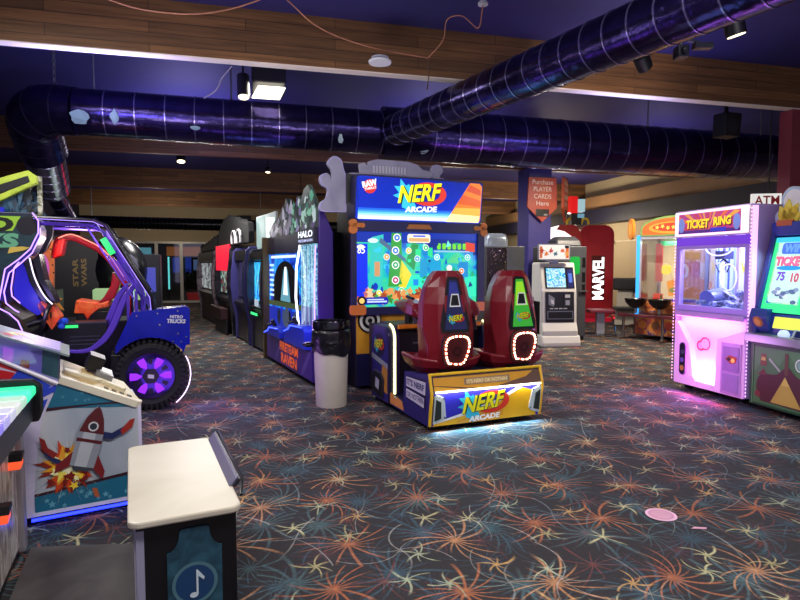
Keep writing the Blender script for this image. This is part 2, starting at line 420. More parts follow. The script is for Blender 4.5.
# soffit and beam along the right wall
rs('trim_5', MB().box(X1-.55, X1, 8.6, Y1, 2.84, 3.28, D('#110f28', .55)))
rs('trim_6', MB().box(X1-.35, X1, 8.6, Y1, 3.28, 3.72, D('#9a7550', .55, var=.15, scale=3)))
rs('trim_7', MB().box(X1-.02, X1, 8.6, Y1, 2.26, 2.3, D('#d8cbb0', .6)))
rs('baseboard_back', MB().box(X0, DX[0], Y1-.02, Y1, 0, .12, BLACK).box(DX[-1], X1, Y1-.02, Y1, 0, .12, BLACK))
rs('baseboard_right', MB().box(X1-.02, X1, 4, Y1, 0, .12, BLACK))
rs('column_right', MB().box(7.30, 9.4, 6.5, 6.70, 0, 3.7, MAROON))
rs('column_middle', MB().box(6.0, 6.56, 11.75, 12.3, 0, 3.7, D('#3a3480', .5, var=.1)), bevel=.02)

# ------------------------------------------------------------------ air ducts under the ceiling
def foil():
    m, nt, b = base('shiny dark violet duct foil')
    tc = nt.nodes.new('ShaderNodeTexCoord'); n = nt.nodes.new('ShaderNodeTexNoise'); n.inputs['Scale'].default_value = 5; n.inputs['Detail'].default_value = 5
    nt.links.new(tc.outputs['Object'], n.inputs['Vector'])
    n2 = nt.nodes.new('ShaderNodeTexNoise'); n2.inputs['Scale'].default_value = 2.3; n2.inputs['Detail'].default_value = 6; n2.inputs['Roughness'].default_value = .7
    nt.links.new(tc.outputs['Object'], n2.inputs['Vector'])
    r = nt.nodes.new('ShaderNodeValToRGB'); e = r.color_ramp.elements
    e[0].position = .35; e[0].color = lin('#28214c'); e[1].position = .62; e[1].color = lin('#3f3670')
    nt.links.new(n2.outputs['Fac'], r.inputs[0]); nt.links.new(r.outputs[0], b.inputs['Base Color'])
    b.inputs['Metallic'].default_value = .85; b.inputs['Roughness'].default_value = .2
    bp = nt.nodes.new('ShaderNodeBump'); bp.inputs['Strength'].default_value = .25; bp.inputs['Distance'].default_value = .05
    nt.links.new(n.outputs['Fac'], bp.inputs['Height']); nt.links.new(bp.outputs[0], b.inputs['Normal'])
    return m
FOIL = foil(); SEAM = D('#8d86b8', .25, .8); PATCH = D('#8fb0bd', .5, .2)
def duct(parent, name, pts, r, seam=.35, mat=None, seam_mat=None, n=28):
    mb = MB(); mb.tube(pts, r, mat or FOIL, n=n)
    P = [Vector(p) for p in pts]; R = r if isinstance(r, list) else [r]*len(P)
    d = 0; nxt = seam
    for i in range(len(P)-1):
        seg = (P[i+1]-P[i]).length; t = (P[i+1]-P[i]).normalized()
        while seam and nxt <= d+seg:
            k = (nxt-d)/seg; c = P[i].lerp(P[i+1], k); q = R[i]+(R[i+1]-R[i])*k
            mb.tube([c-t*.006, c+t*.006], q+.006, seam_mat or SEAM, n=n)
            nxt += seam
        d += seg
    return mb.build(name, parent, smooth=True, angle=50)
dt = thing('air_duct', 'long dark violet foil air duct across the hall with a branch to upper right', 'air duct')
ZD = 3.47
duct(dt, 'trunk', [room(-2.1, 8.3, ZD+.03), room(2.0, 8.35, ZD)], [.29, .31], .36)
duct(dt, 'trunk', [room(1.9, 8.35, ZD), room(10.9, 8.6, ZD)], [.375, .41], .36)
duct(dt, 'branch', [(-.16, 8.45, ZD-.02), (2.15, 4.25, ZD-.05), (4.3, .35, ZD-.05)], [.215, .215, .215], .24)
e0 = Vector(room(-2.1, 8.3, ZD+.03)); ex = Vector((_c, _s, 0))
el = spline([tuple(e0+ex*.02), (-4.48, 7.48, 3.51), (-4.72, 7.6, 3.44), (-4.84, 7.85, 3.28), (-4.92, 8.1, 3.10)], 6)
duct(dt, 'elbow', el, [.30+.02*math.sin(PI*i/(len(el)-1)) for i in range(len(el))], .22, seam_mat=D('#3c3650', .3, .7))
duct(dt, 'sleeve', [(-4.82, 7.85, 3.26), (-5.22, 8.75, 2.70)], [.265, .245], .18, mat=D('#9490b4', .16, .85), seam_mat=CHROME)
duct(dt, 'outlet', [(-5.22, 8.7, 2.74), (-5.62, 9.9, 2.28)], [.13, .13], .3)
for t, a0, w_, h_ in ((.55, -25, .22, 30), (.95, -20, .10, 34), (1.9, -35, .12, 12)):
    c = e0+ex*(t-.45); g = []
    R_ = .305; q = random.Random(int(t*10))
    for i in range(12):
        an = 2*PI*i/12; k = .8+.4*q.random(); du = w_*math.cos(an)*k*.5; da = math.radians(a0+h_*math.sin(an)*k*.5)
        g.append(tuple(c+ex*du+Vector((_s, -_c, 0))*(R_+.004)*math.cos(da)+Vector((0, 0, 1))*(R_+.004)*math.sin(da)))
    MB().add(g, [tuple(range(12))], PATCH).build('pale_patch', dt)  # irregular pale patches laid on the duct skin
for t, a0, w_, h_ in ((4.95, -35, .2, 30), (3.75, -28, .07, 18)):
    c = Vector(room(-2.5+t, 8.4, ZD)); g = []; q = random.Random(int(t*10)); R_ = .40
    for i in range(12):
        an = 2*PI*i/12; k = .7+.6*q.random(); du = w_*math.cos(an)*k*.5; da = math.radians(a0+h_*math.sin(an)*k*.5)
        g.append(tuple(c+ex*du+Vector((_s, -_c, 0))*R_*math.cos(da)+Vector((0, 0, 1))*R_*math.sin(da)))
    MB().add(g, [tuple(range(12))], D('#b9cfe0', .4)).build('pale_patch', dt)
for x in (-1.9, -.2, 6.4, 8.7): MB().tube([room(x, 8.35, ZD+.3), room(x, 8.35, ZC)], .012, STEEL, n=6).build('hanger_rod', dt)
bd = thing('air_duct', 'black ribbed air duct along the back wall above the glass doors', 'air duct')
duct(bd, 'duct_pipe', [room(-5.9, 20.3, 2.93), room(-.55, 20.3, 2.88)], .195, .12, mat=D('#121118', .25, .5), seam_mat=D('#2b2a33', .3, .6), n=20)
duct(bd, 'duct_pipe', [room(-.55, 20.3, 2.88), room(4.4, 20.3, 2.86)], .185, 0, mat=D('#101016', .4, .3), n=20)
for x in (-4.8, 0.4, 3.2): MB().tube([room(x, 20.3, 3.05), room(x, 20.3, ZC)], .012, STEEL, n=6).build('hanger_rod', bd)

# chain, cables, lamps
ch = MB(); cx, cy, _ = room(-2.2, 8.28)
for i in range(9):
    z = ZC-.04-i*.045
    pts = [(.016*math.cos(2*PI*k/8), 0, .03*math.sin(2*PI*k/8)) for k in range(8)]
    ch.T = Matrix.Translation((cx-.15, cy, z)) @ Matrix.Rotation(PI/2*(i % 2), 4, 'Z'); ch.tube(pts, .006, STEEL, n=5, closed=True)
tag(ch.build('chain'), 'steel chain hanging from the ceiling above the duct elbow', 'chain')
COPPER = D('#b5785c', .5); GREYW = D('#9a96a8', .5)
def cable(label, pts, r=.0065, mat=COPPER):
    return tag(MB().tube(spline(pts, 8), r, mat, n=6).build('cable', smooth=True, angle=80), label, 'cable')
def at(px, py, Y):
    T_ = math.radians(3.47); a = (px-400)/578; b = -(py-300)/578; d = (a, math.cos(T_)+b*math.sin(T_), -math.sin(T_)+b*math.cos(T_))
    t = Y/d[1]; return (d[0]*t, Y, 1.55+d[2]*t)
cable('copper coloured cable drooping below the ceiling at upper left', [at(98, -4, 5.15), at(140, 9, 5.2), at(190, 14, 5.25), at(230, 9, 5.3), at(268, -3, 5.35)])
cable('copper coloured cable swooping along the front beam to a knot', [at(285, -2, 5.6), at(320, 28, 5.85), at(370, 47, 6.1), at(428, 58, 6.3)])
cable('copper coloured cable looping from the knot up to the ceiling socket', [at(428, 58, 6.3), at(443, 40, 6.2), at(447, 20, 6.1), at(462, 16, 6.0), at(478, 28, 5.95), at(482, 12, 5.9), at(483, 3, 5.88)])
cable('short dark cable hanging straight down from the knot on the beam', [at(428, 58, 6.3), at(429, 72, 6.3), at(427, 90, 6.32)], .007, D('#5a4038', .5))
cable('twin grey cable dropping behind the beam beside the flood lamp', [at(232, 66, 7.3), at(222, 78, 7.35), at(216, 90, 7.4), at(204, 98, 7.45)], .01, GREYW)
s_ = MB(); p = at(483, 3, 5.88); s_.lathe([(.05, 0), (.05, .02), (.03, .04), (.0301, .06)], (p[0], p[1], p[2]-.02), D('#cfcfd6', .4), n=14)
tag(s_.build('cable_socket'), 'small pale ceiling socket where the copper cable ends', 'socket')
# flood light with a lit square face
p = at(268, 90, 7.45)
fl = thing('flood_light', 'black flood lamp with a lit rectangular face below the ceiling', 'lamp', (p[0], p[1], p[2]), 14)
MB().box(-.20, .22, -.12, .5, .06, .36, D('#14132a', .5)).build('housing', fl, bevel=.015)
MB().slab(Plane((0, 0, 0), (1, 0, 0), (0, -1, 0)), [(-.20, -.42), (.16, -.42), (.21, .1), (-.12, .1)], .02, E('#fff6d8', 3.0)).build('lit_face', fl)
MB().box(-.02, .02, .1, .14, .36, ZC-p[2], STEEL).build('bracket', fl)
area('flood_lamp', (p[0], p[1]-.1, p[2]-.06), .35, 10, (1, .95, .8), (p[0]+.3, p[1]-2, 0))
def spot_lamp(p, label, d=(.25, -.3, -1), r=.08, ln=.2, power=0, col=WARM, tgt=None, ang=70, lit='#ffe9c0'):
    t = thing('spot_lamp', label, 'lamp', p)
    dv = Vector(d).normalized(); a = Vector((0, 0, 0)); e = dv*ln
    MB().tube([a-dv*.02, a, e], [r*.6, r, r], D('#17161f', .4), n=16).build('can', t, smooth=True)
    MB().tube([e-dv*.01, e+dv*.004], r*.85, E(lit, 4.), n=16).build('bulb_face', t)
    MB().tube([(0, 0, 0), (0, 0, max(.03, ZC-p[2]))], .012, BLACK, n=6).build('stem', t)
    if power: spot('spot_beam', tuple(Vector(p)+e+dv*.03), tgt or tuple(Vector(p)+dv*4), power, col, ang)
    return t
spot_lamp(at(243, 76, 7.2), 'black can spotlight with a pale rim beside the flood lamp', (.08, -.25, -1), .075, .28)
spot_lamp(at(640, 55, 5.7), 'tilted black spotlight half hidden behind the slanting duct, over the wooden beam', (.9, 1.0, -.8), .075, .16, 60, WARM, room(4.2, 6.4, 3.9), 75)
spot_lamp(at(733, 18, 5.2), 'black spotlight at upper right under the end of the slanting duct', (.3, .1, -1), .085, .15, 25, WARM, (4.5, 6.0, 0))
spot_lamp(at(181, 155, 13.2), 'lit white spotlight behind the second beam, left of centre', (.1, -.3, -1), .1, .16, 40, WHITE, (-4.4, 11, 0))
spot_lamp(at(268, 168, 13.2), 'small white ceiling spotlight behind the second beam above the blue game', (0, -.2, -1), .06, .1)
spot_lamp(at(301, 194, 17.2), 'small glowing spotlight under the third beam above the games row', (0, -.2, -1), .08, .08)
sm = MB().lathe([(.115, 0), (.12, .02), (.09, .045), (.0899, .06)], (0, 0, -.045), D('#d7dce4', .4), n=22)
o = sm.build('smoke_detector', smooth=True); o.location = at(380, 79, 6.15); o.location.z = 3.688
tag(o, 'round white smoke detector on the underside of the front beam', 'smoke detector')
# camera bracket under the slanting duct
p = at(681, 52, 5.4)
cb = thing('security_camera', 'dark camera on a bracket hanging beside the slanting duct', 'security camera', p)
MB().tube([(0, 0, .05), (0, 0, ZC-p[2])], .018, STEEL, n=8).build('post', cb)
MB().tube([(0, 0, .12), (.1, 0, .1), (.2, .02, .07)], .02, D('#3c3e4e', .4), n=8).box(.12, .28, -.03, .05, .03, .08, D('#30323f', .4)).build('arm', cb)
MB().box(-.05, .05, -.06, .06, -.06, .05, D('#22242f', .4)).tube([(0, -.05, 0), (0, -.1, -.02)], .03, BLACK, n=10).build('camera_body', cb, bevel=.01)
for k in (0, .28): cd = MB().tube([room(5.6+k, 4.0, ZC-.06), room(5.6+k+.2, -1, ZC-.06)], .03, D('#4a486c', .3, .5), n=8); tag(cd.build('conduit_pipe'), '%s conduit pipe of the two on the ceiling at upper right' % ('right hand' if k else 'left hand'), 'conduit', 'ceiling conduits')

# speaker on the beam
p = at(733, 124, 8.5)
sp = thing('loudspeaker', 'dark loudspeaker hanging behind the front beam near the maroon pillar', 'loudspeaker', p, 20)
MB().prism([(-.15, -.17), (.15, -.17), (.18, .17), (-.14, .17)], 'y', 0, .22, D('#101015', .7)).build('cabinet', sp, bevel=.015)
MB().slab(front(-.003), circ(0, -.02, .1, 20), .02, D('#1c1b24', .7)).build('driver_cone', sp)
MB().box(-.02, .02, .1, .14, .2, ZC-p[2], BLACK).build('bracket', sp)

# ------------------------------------------------------------------ blaster shooting game with two red seats
NAVY = D('#221c6e', .35, var=.06); NAVYD = D('#171440', .4); YEL = D('#e8b81c', .4); ORG = D('#e8861c', .4); RED = D('#7d1522', .28, var=.08)
def blaster_logo(mb, pl, cx, cz, wd, em, sub=True, l=.004):
    """splashed ring emblem with slanted letters"""
    m = (lambda h, s=1.: E(h, em*s)) if em else (lambda h, s=1.: D(h, .35, var=.03))
    h = wd*.34
    mb.art(pl, star(cx-wd*.30, cz-h*.05, wd*.30, .7, 11, .3, .5, 4), m('#39c6e8'), l)
    mb.ring(pl, circ(cx+wd*.16, cz+h*.10, wd*.42, 28, wd*.235), circ(cx+wd*.10, cz+h*.10, wd*.33, 28, wd*.155), m('#e23a2e', .9), l+.002)
    mb.text(pl, 'NERF', cx-wd*.50+wd*.012, cz-h*.5-wd*.012, wd*1.0, h, m('#0d3a2a', .4), .32, .06, l+.004, .10)
    mb.text(pl, 'NERF', cx-wd*.50, cz-h*.5, wd*1.0, h, m('#f8ee1c', 1.1), .32, .03, l+.006, .10)
    if sub:
        mb.text(pl, 'ARCADE', cx-wd*.34, cz-h*1.02, wd*.72, h*.34, m('#ffffff'), .1, .05, l+.006, .04)
t = thing('shooting_arcade_machine', 'big blue and orange blaster shooting game with two red seats, giant screen and lit sign', 'arcade machine', (.26, 5.26, 0), 23)
# low base with the seats on it
b = MB()
side = [(.0, .055), (-.045, .365), (-.04, .39), (.0, .525), (.02, .535), (.55, .485), (.58, .16), (.93, .155), (1.46, .155), (1.46, .06)]
b.prism(side, 'x', .035, 1.225, NAVYD)
for i, x in ((0, 0.), (1, 1.225)): b.prism(side, 'x', x, x+.035, NAVY)
L_ = left(0)
b.slab(L_, [(-.05, .20), (-.52, .22), (-.51, .445), (-.05, .48)], .001, NAVYD)
W_ = D('#d9d6e6', .5)
b.art(L_, [(-.50, .345), (-.06, .335), (-.05, .46), (-.50, .44)], W_, .003)
b.art(L_, [(-.50, .235), (-.09, .21), (-.08, .305), (-.50, .32)], W_, .003)
b.text(L_, "IT'S NERF", -.48, .365, .40, .065, NAVY, 0, .03, .005)
b.text(L_, 'OR NOTHIN', -.48, .245, .38, .055, D('#5d5a86', .5), 0, .02, .005)
b.art(L_, [(-1.02, .075), (-.56, .075), (-.6, .16), (-.72, .18), (-.80, .15), (-.86, .2), (-1.0, .17)], D('#e39247', .5), .003)
b.build('base', t, bevel=.006)
f = MB()
FR = Plane((0, 0.004, .06), (1, 0, 0), (0, -.0, 1))
PL = tilt((0, -.006, .055), 0, -.13, 1)
f.slab(PL, rect(.04, 1.22, 0, .315), .012, D('#3432c4', .35))
f.art(PL, [(.04, .0), (1.19, 0), (1.16, .255), (1.0, .305), (.75, .18), (.35, .075), (.05, .02)], D('#eab31c', .4), .003)
f.art(PL, [(.30, .0), (.62, 0), (.80, .04), (.80, .12), (.55, .09), (.30, .03)], D('#dd9a26', .4), .004)
f.art(PL, [(.05, .02), (.35, .075), (.75, .18), (1.0, .305), (.93, .31), (.70, .20), (.33, .10), (.05, .035)], D('#f0f0f4', .4), .005)
blaster_logo(f, PL, .58, .175, .48, 0, True, .006)
f.build('front_panel', t)
for x, m in ((.04, 1), (1.22, -1)):
    g = MB()
    pts = [(x, .02), (x+m*.10, .05), (x+m*.13, .08), (x+m*.10, .27), (x+m*.02, .30), (x, .28)]
    g.slab(Plane((0, -.022, .06), (1, 0, 0), (0, -.13, 1)), pts, .02, D('#c9d8de', .35))
    g.slab(Plane((0, -.032, .06), (1, 0, 0), (0, -.13, 1)), [(x+m*.01, .05), (x+m*.075, .07), (x+m*.065, .23), (x+m*.015, .26)], .012, D('#24312f', .7))
    for q in ((x+m*.095, .265), (x+m*.11, .08)): g.slab(Plane((0, -.032, .06), (1, 0, 0), (0, -.13, 1)), circ(q[0], q[1], .008, 8), .012, STEEL)
    g.build('speaker_grille', t)
f = MB(); PT = tilt((0, -.048, .392), 0, .33, 1)
f.slab(PT, rect(.04, 1.22, 0, .13), .01, D('#6a4a40', .4))
f.art(PT, [(.50, .0), (.95, 0), (1.14, .12), (.04, .12), (.04, .05)], D('#d99a2c', .4), .003)
f.art(PT, [(.70, 0), (1.22, 0), (1.22, .10)], D('#6a4a40', .4), .004)
f.art(PT, [(.04, .0), (.35, 0), (.04, .045)], D('#e0a534', .4), .004)
f.art(PT, rect(.36, .86, .035, .098), D('#8d7868', .4), .005); f.art(PT, rect(.38, .84, .042, .09), D('#c9a06a', .4), .006)
f.text(PT, "IT'S NERF OR NOTHIN'", .385, .048, .45, .034, D('#f5e4b0', .4), 0, .02, .008)
f.build('upper_panel', t)
f = MB()
for x in (.012, 1.235): f.tube([(x, -.005, .06), (x, -.05, .365), (x, -.045, .39), (x, -.004, .535)], .016, YEL, n=8)
f.tube([(.0, -.004, .538), (1.25, -.004, .538)], .014, YEL, n=8)
f.build('yellow_trim', t, smooth=True)
MB().tube([(.05, -.056, .38), (1.21, -.056, .38)], .009, E('#fff6d0', 6), n=6).build('light_strip', t)
for x in (.1, 1.1):
    MB().tube([(x, .12, 0.02), (x+.05, .12, 0.02)], .02, RUBBER, n=10).box(x+.01, x+.04, .1, .14, .03, .07, STEEL).build('caster', t)
# consoles with light strips
for x, nm in ((-.02, 0), (1.14, 1)):
    k = MB(); pr = [(1.46, .06), (.93, .06), (.93, .74)]+arc(1.06, .76, .13, 180, 90, 6)+arc(1.33, .76, .13, 90, 0, 6)
    k.prism(pr, 'x', x, x+.13, NAVYD)
    if nm == 0:
        LL = left(x)
        k.art(LL, [(-1.44, .07), (-.95, .07), (-.95, .72), (-1.06, .86), (-1.32, .86), (-1.44, .74)], D('#2a2478', .4), .002)
        k.art(LL, [(-1.44, .5), (-.95, .43), (-.95, .49), (-1.44, .56)], D('#9aa0a8', .4), .003)
        k.art(LL, [(-1.2, .2), (-.96, .16), (-.96, .43), (-1.1, .47)], D('#c98a35', .4), .003)
        k.slab(LL, [(-1.40, .12), (-1.08, .085), (-1.04, .30), (-1.12, .37), (-1.33, .38), (-1.40, .32)], -.02, D('#2b2b34', .4))
        k.art(LL, [(-1.37, .14), (-1.10, .11), (-1.07, .29), (-1.13, .35), (-1.32, .36), (-1.37, .30)], D('#0a0a0d', .5), .022)
        k.art(LL, [(-1.28, .19), (-1.17, .17), (-1.15, .28), (-1.26, .31)], D('#b8b4cc', .5), .024)
        k.art(LL, circ(-1.2, .67, .17, 16, .13), D('#151536', .4), .003)
        blaster_logo(k, LL, -1.2, .67, .27, 0, False, .005)
    k.build('console_pillar', t, bevel=.01)
    MB().tube([(x+.065, .915, .17), (x+.065, .915, .74)]+[(x+.065, y, z) for y, z in arc(1.06, .76, .145, 180, 95, 6)], .014, E('#fff2a8', 2.6), n=6).build('light_strip', t)
k = MB().box(.11, 1.14, 1.02, 1.9, .06, .84, D('#14141c', .5)).box(.11, 1.14, .98, 1.5, .84, .90, D('#2b2622', .4)).box(.11, 1.14, .965, 1.0, .86, .905, ORG)
for x in (.3, .9):
    for z in (.55, .68): k.box(x, x+.06, 1.005, 1.02, z, z+.025, STEEL)
k.build('gun_console', t, bevel=.008)
for x in (.36, 1.04):
    g = MB()
    secs = []
    for y, hw, z0, z1 in ((.92, .05, .98, 1.05), (1.0, .075, .97, 1.13), (1.15, .085, .98, 1.17), (1.35, .07, 1.02, 1.16), (1.55, .05, 1.05, 1.13)):
        secs.append([(x-hw, y, z0+.03), (x-hw*.6, y, z0), (x+hw*.6, y, z0), (x+hw, y, z0+.03), (x+hw, y, z1-.03), (x+hw*.5, y, z1), (x-hw*.5, y, z1), (x-hw, y, z1-.03)])
    gb = g.loft(secs, RED).build('blaster', t, bevel=.006)
    MB().prism([(1.0, .99), (.93, .82), (1.0, .80), (1.09, .98)], 'x', x-.03, x+.03, D('#2a1014', .4)).build('grip', gb, bevel=.008)
    MB().tube([(x, 1.55, 1.09), (x, 1.63, 1.10)], .03, ORG, n=12).build('muzzle', gb)
    MB().tube([(x, 1.25, .88), (x, 1.25, 1.0)], .05, BLACK, n=14).build('mount', gb)
    MB().tube([(x, 1.14, 1.17), (x, 1.3, 1.19)], .02, BLACK, n=8).build('sight', gb)
# seats
def seat(cx, green):
    zs = MB()
    def sec(z, hw, yb, ys, yf):
        return [(cx-hw*.9, yf, z), (cx-hw, ys, z), (cx-hw*.62, yb+.035, z), (cx-hw*.40, yb, z), (cx+hw*.40, yb, z), (cx+hw*.62, yb+.035, z), (cx+hw, ys, z), (cx+hw*.9, yf, z)]
    S = [sec(.56, .245, .10, .2, .5), sec(.66, .245, .06, .17, .46), sec(.74, .25, .05, .17, .44), sec(.95, .275, .07, .22, .42), sec(1.18, .262, .10, .26, .42),
         sec(1.34, .225, .135, .27, .40), sec(1.44, .175, .16, .25, .38), sec(1.495, .12, .18, .24, .36)]
    zs.loft(S, RED)
    sh = zs.build('seat', t, bevel=.012)
    # seat pan flaring to both sides
    p_ = MB()
    pan = [(cx-.31, .16), (cx-.35, .3), (cx-.32, .62), (cx-.12, .72), (cx+.12, .72), (cx+.32, .62), (cx+.35, .3), (cx+.31, .16), (cx+.18, .12), (cx-.18, .12)]
    def ring_(z, k, dz): return [(cx+(x-cx)*k, .38+(y-.38)*k, z+dz*abs(x-cx)/.33) for x, y in pan]
    p_.loft([ring_(.50, .72, 0), ring_(.56, .95, .02), ring_(.60, 1.04, .06), ring_(.62, 1.0, .06), ring_(.60, .8, 0)], RED)
    p_.build('seat_pan', sh, bevel=.01)
    MB().box(cx-.13, cx+.13, .15, .45, .46, .56, BLACK).build('pedestal', sh)
    # decal on the back ridge
    d = MB()
    def ridge(z):
        for a, bb in zip(S, S[1:]):
            if a[0][2] <= z <= bb[0][2]:
                k = (z-a[0][2])/(bb[0][2]-a[0][2]); return a[3][1]+(bb[3][1]-a[3][1])*k
        return .1
    P0 = tilt((cx, ridge(.93)-.008, .93), 0, (ridge(1.40)-ridge(.93)), .47)
    d.slab(P0, [(-.15, -.015), (.135, -.02), (.15, .06), (.06, .50), (.03, .515), (-.045, .515), (-.065, .49), (-.16, .05)], .012, BLACK)
    base_c = '#23265a' if not green else '#2f9a3c'
    d.art(P0, [(-.125, .01), (.115, .008), (.04, .485), (-.045, .485)], D(base_c, .3) if not green else E('#3fb83a', .55), .004)
    if green: d.art(P0, [(-.075, .22), (.075, .22), (.035, .46), (-.04, .46)], E('#9be02a', .7), .005)
    else: d.art(P0, [(-.055, .33), (.055, .33), (.035, .46), (-.04, .46)], D('#343c9a', .3), .005)
    d.ring(P0, [(-.06, .225), (.06, .225), (.045, .35), (-.03, .35)], [(-.048, .237), (.048, .237), (.036, .338), (-.024, .338)], D('#e8e8ea', .4), .007)
    d.art(P0, [(-.048, .237), (.048, .237), (.036, .338), (-.024, .338)], BLACK, .0065)
    blaster_logo(d, P0, 0, .11, .155, 0.25, False, .007)
    d.build('back_decal', sh)
    # oval of lamps
    r0 = MB(); P1 = tilt((cx, ridge(.735)-.006, .735), 0, (ridge(.86)-ridge(.58)), .28)
    ov = [(-.09, -.115), (.05, -.125), (.10, -.06), (.125, .05), (.105, .12), (.05, .145), (-.055, .145), (-.115, .115), (-.13, .04), (-.115, -.06)]
    ov = [tuple(q) for q in spline([(x, y) for x, y in ov+[ov[0]]], 5)][:-1]
    big = [(x*1.25, y*1.22) for x, y in ov]; inn = [(x*.85, y*.87) for x, y in ov]
    r0.slab(P1, big, .02, D('#3a0b10', .5)); r0.art(P1, inn, D('#4a0e14', .4), .003); r0.ring(P1, circ(0, 0, .045, 14), circ(0, 0, .03, 14), D('#23060a', .4), .006)
    r0.build('lamp_bezel', sh)
    e_ = MB(); n = len(ov)
    e_.ring(P1, [(x*1.06, y*1.05) for x, y in ov], [(x*.9, y*.92) for x, y in ov], E('#ff3a20', 1.4), .006)
    for i in range(0, n, 2):
        a, c = ov[i], ov[(i+1) % n]
        e_.slab(Plane(P1(0, 0, .016), P1.eu, P1.ev), [(a[0]*1.05, a[1]*1.04), (c[0]*1.05, c[1]*1.04), (c[0]*.92, c[1]*.93), (a[0]*.92, a[1]*.93)], .008, E('#ffd9b8', 5))
    e_.build('lamp_ring', sh)
seat(.325, False); seat(1.08, True)
# screen cabinet
k = MB()
k.box(-.03, 1.70, 2.0, 2.75, .04, 2.55, D('#0b0b11', .45))
k.build('cabinet', t, bevel=.01)
k = MB(); F = front(1.99)
k.slab(F, rect(-.02, 1.69, .45, 1.0), .01, D('#d99a2a', .45))
k.slab(F, rect(-.02, 1.69, .05, .45), .012, D('#1a1a4a', .45))
k.art(F, [(.3, .45), (.9, .45), (1.1, .75), (.55, .78)], D('#4f6a8a', .4), .003)
k.build('lower_panel', t)
for x in (.15, 1.5):
    k = MB(); k.slab(front(1.975), circ(x, .86, .155, 28), .02, BLACK); k.ring(front(1.975), circ(x, .86, .135, 28), circ(x, .86, .10, 28), D('#d9d9d2', .4), .004)
    k.art(front(1.975), circ(x, .86, .06, 20), D('#b9b9b2', .4), .006); k.art(front(1.975), circ(x, .86, .03, 16), BLACK, .008)
    k.build('speaker', t)
k = MB(); F = front(1.93); BZ = D('#23204e', .4)
k.slab(F, rect(-.10, 1.76, .93, 1.03), .06, BZ).slab(F, rect(-.10, 1.76, 1.96, 2.09), .06, BZ).slab(F, rect(-.10, -.03, 1.03, 1.96), .06, BZ).slab(F, rect(1.66, 1.76, 1.03, 1.96), .06, BZ)
k.slab(front(1.915), [(.62, 2.0), (.98, 2.0), (.94, 2.06), (.66, 2.06)], .03, D('#a8642c', .4))
k.build('bezel', t, bevel=.006)
OC = D('#c9742a', .4)
for x, z, m, q in ((-.12, 2.02, 1, 1), (1.78, 2.02, -1, 1), (-.12, 1.0, 1, -1), (1.78, 1.0, -1, -1)):
    k = MB(); Fc = front(1.91)
    if q > 0:
        k.slab(Fc, circ(x+m*.04, z+.035, .05, 12), .05, OC); k.slab(Fc, circ(x+m*.04, z-.04, .055, 12), .05, OC); k.slab(Fc, rect(*sorted((x+m*.04, x+m*.16)), z-.015, z+.035), .05, OC)
        k.slab(Fc, circ(x+m*.16, z+.01, .03, 10), .05, OC)
    else: k.slab(Fc, rr(*sorted((x, x+m*.2)), z-.06, z+.06, .03), .05, D('#e07a3a', .4))
    k.build('corner_clamp', t)
# the game on the screen
sc = MB(); F = front(1.97, -.03, 1.03); SW, SH = 1.69, .93
sc.slab(F, rect(0, SW, 0, SH), .02, ESCR('game screen picture', ['#0a2aa8', '#0f6ad8', '#12b8d0', '#28d8b0', '#5ad88a', '#0f8ae0'], 1.0, 2.6, 4, 1.2))
def A(pts, c, s=1.0, l=.003): sc.art(F, pts, E(c, s), l)
A([(.62, .10), (SW, .10), (SW, .36), (1.25, .42), (.62, .38)], '#2fe0b4', 1.0)
A([(0, .80), (SW, .78), (SW, SH), (0, SH)], '#1236b0', .8); A([(.95, .72), (SW, .70), (SW, .84), (.95, .86)], '#0e2a90', .8, .004)
A(rect(0, .15, .12, .78), '#1030e8', 1.0, .004); sc.text(F, '65', .02, .66, .10, .085, E('#ffffff', 1.3), .2, .0, .007)
A([(.16, .25), (.34, .2), (.36, .9), (.2, .86)], '#37c9c0', .9, .004); A(rect(.24, .31, .38, .56), '#d89a6a', .9, .006)
A([(.42, .25), (.62, .25), (.60, .92), (.47, .92)], '#3ca83a', .8, .005)
A([(.56, .25), (.66, .23), (.74, .4), (.60, .58)], '#e8d22a', 1., .005)
A([(.66, .55), (.74, .78), (.84, .78), (.78, .45)], '#2f9a4a', .8, .005); A([(.3, .80), (.66, .55), (.66, .60), (.32, .86)], '#5a7a9a', .7, .006)
for x, z in ((.52, .33), (.52, .52), (.52, .70), (.54, .86)):
    A(circ(x, z, .052, 14), '#ffffff', .9, .007); A(circ(x, z, .038, 14), random.Random(int(z*100)).choice(['#3a7ad8', '#2fa85a', '#c83a6a']), .9, .008); A(circ(x, z, .016, 10), '#ffffff', 1., .009)
for x, z, c in ((.70, .70, '#e8c43a'), (.94, .74, '#3ac86a'), (1.28, .48, '#f0e0e0'), (1.16, .36, '#3a8ae0'), (1.38, .40, '#e8d84a'), (1.46, .44, '#e87a3a'), (.82, .60, '#4a9ae8'), (.40, .62, '#e8a02a'), (.60, .20, '#2fd86a'), (1.1, .62, '#6ad8e8'), (1.55, .62, '#5ad0c0'), (.30, .17, '#e8e02a')):
    A(circ(x, z, .042, 12), '#ffffff', .8, .007); A(circ(x, z, .033, 12), c, 1.0, .008); A(circ(x, z, .013, 8), '#ffffff', .9, .009)
for i in range(6): A(rr(1.10+i*.075, 1.155+i*.075, .72, .80, .015, 2), '#7ae03a', .9, .006)
A(rect(1.06, 1.58, .685, .705), '#9ac8e8', .9, .006)
A([(1.52, .70), (1.66, .69), (1.66, .80), (1.52, .82)], '#e0402a', .9, .006)
for i, (x, wd_, hh) in enumerate(((1.0, .16, .22), (1.2, .2, .18), (1.42, .14, .2), (.86, .1, .24))): A(rect(x, x+wd_, .36, .36+hh), ['#18a0d0', '#1fb8c0', '#1a8ad0', '#2098c8'][i], .9, .005)
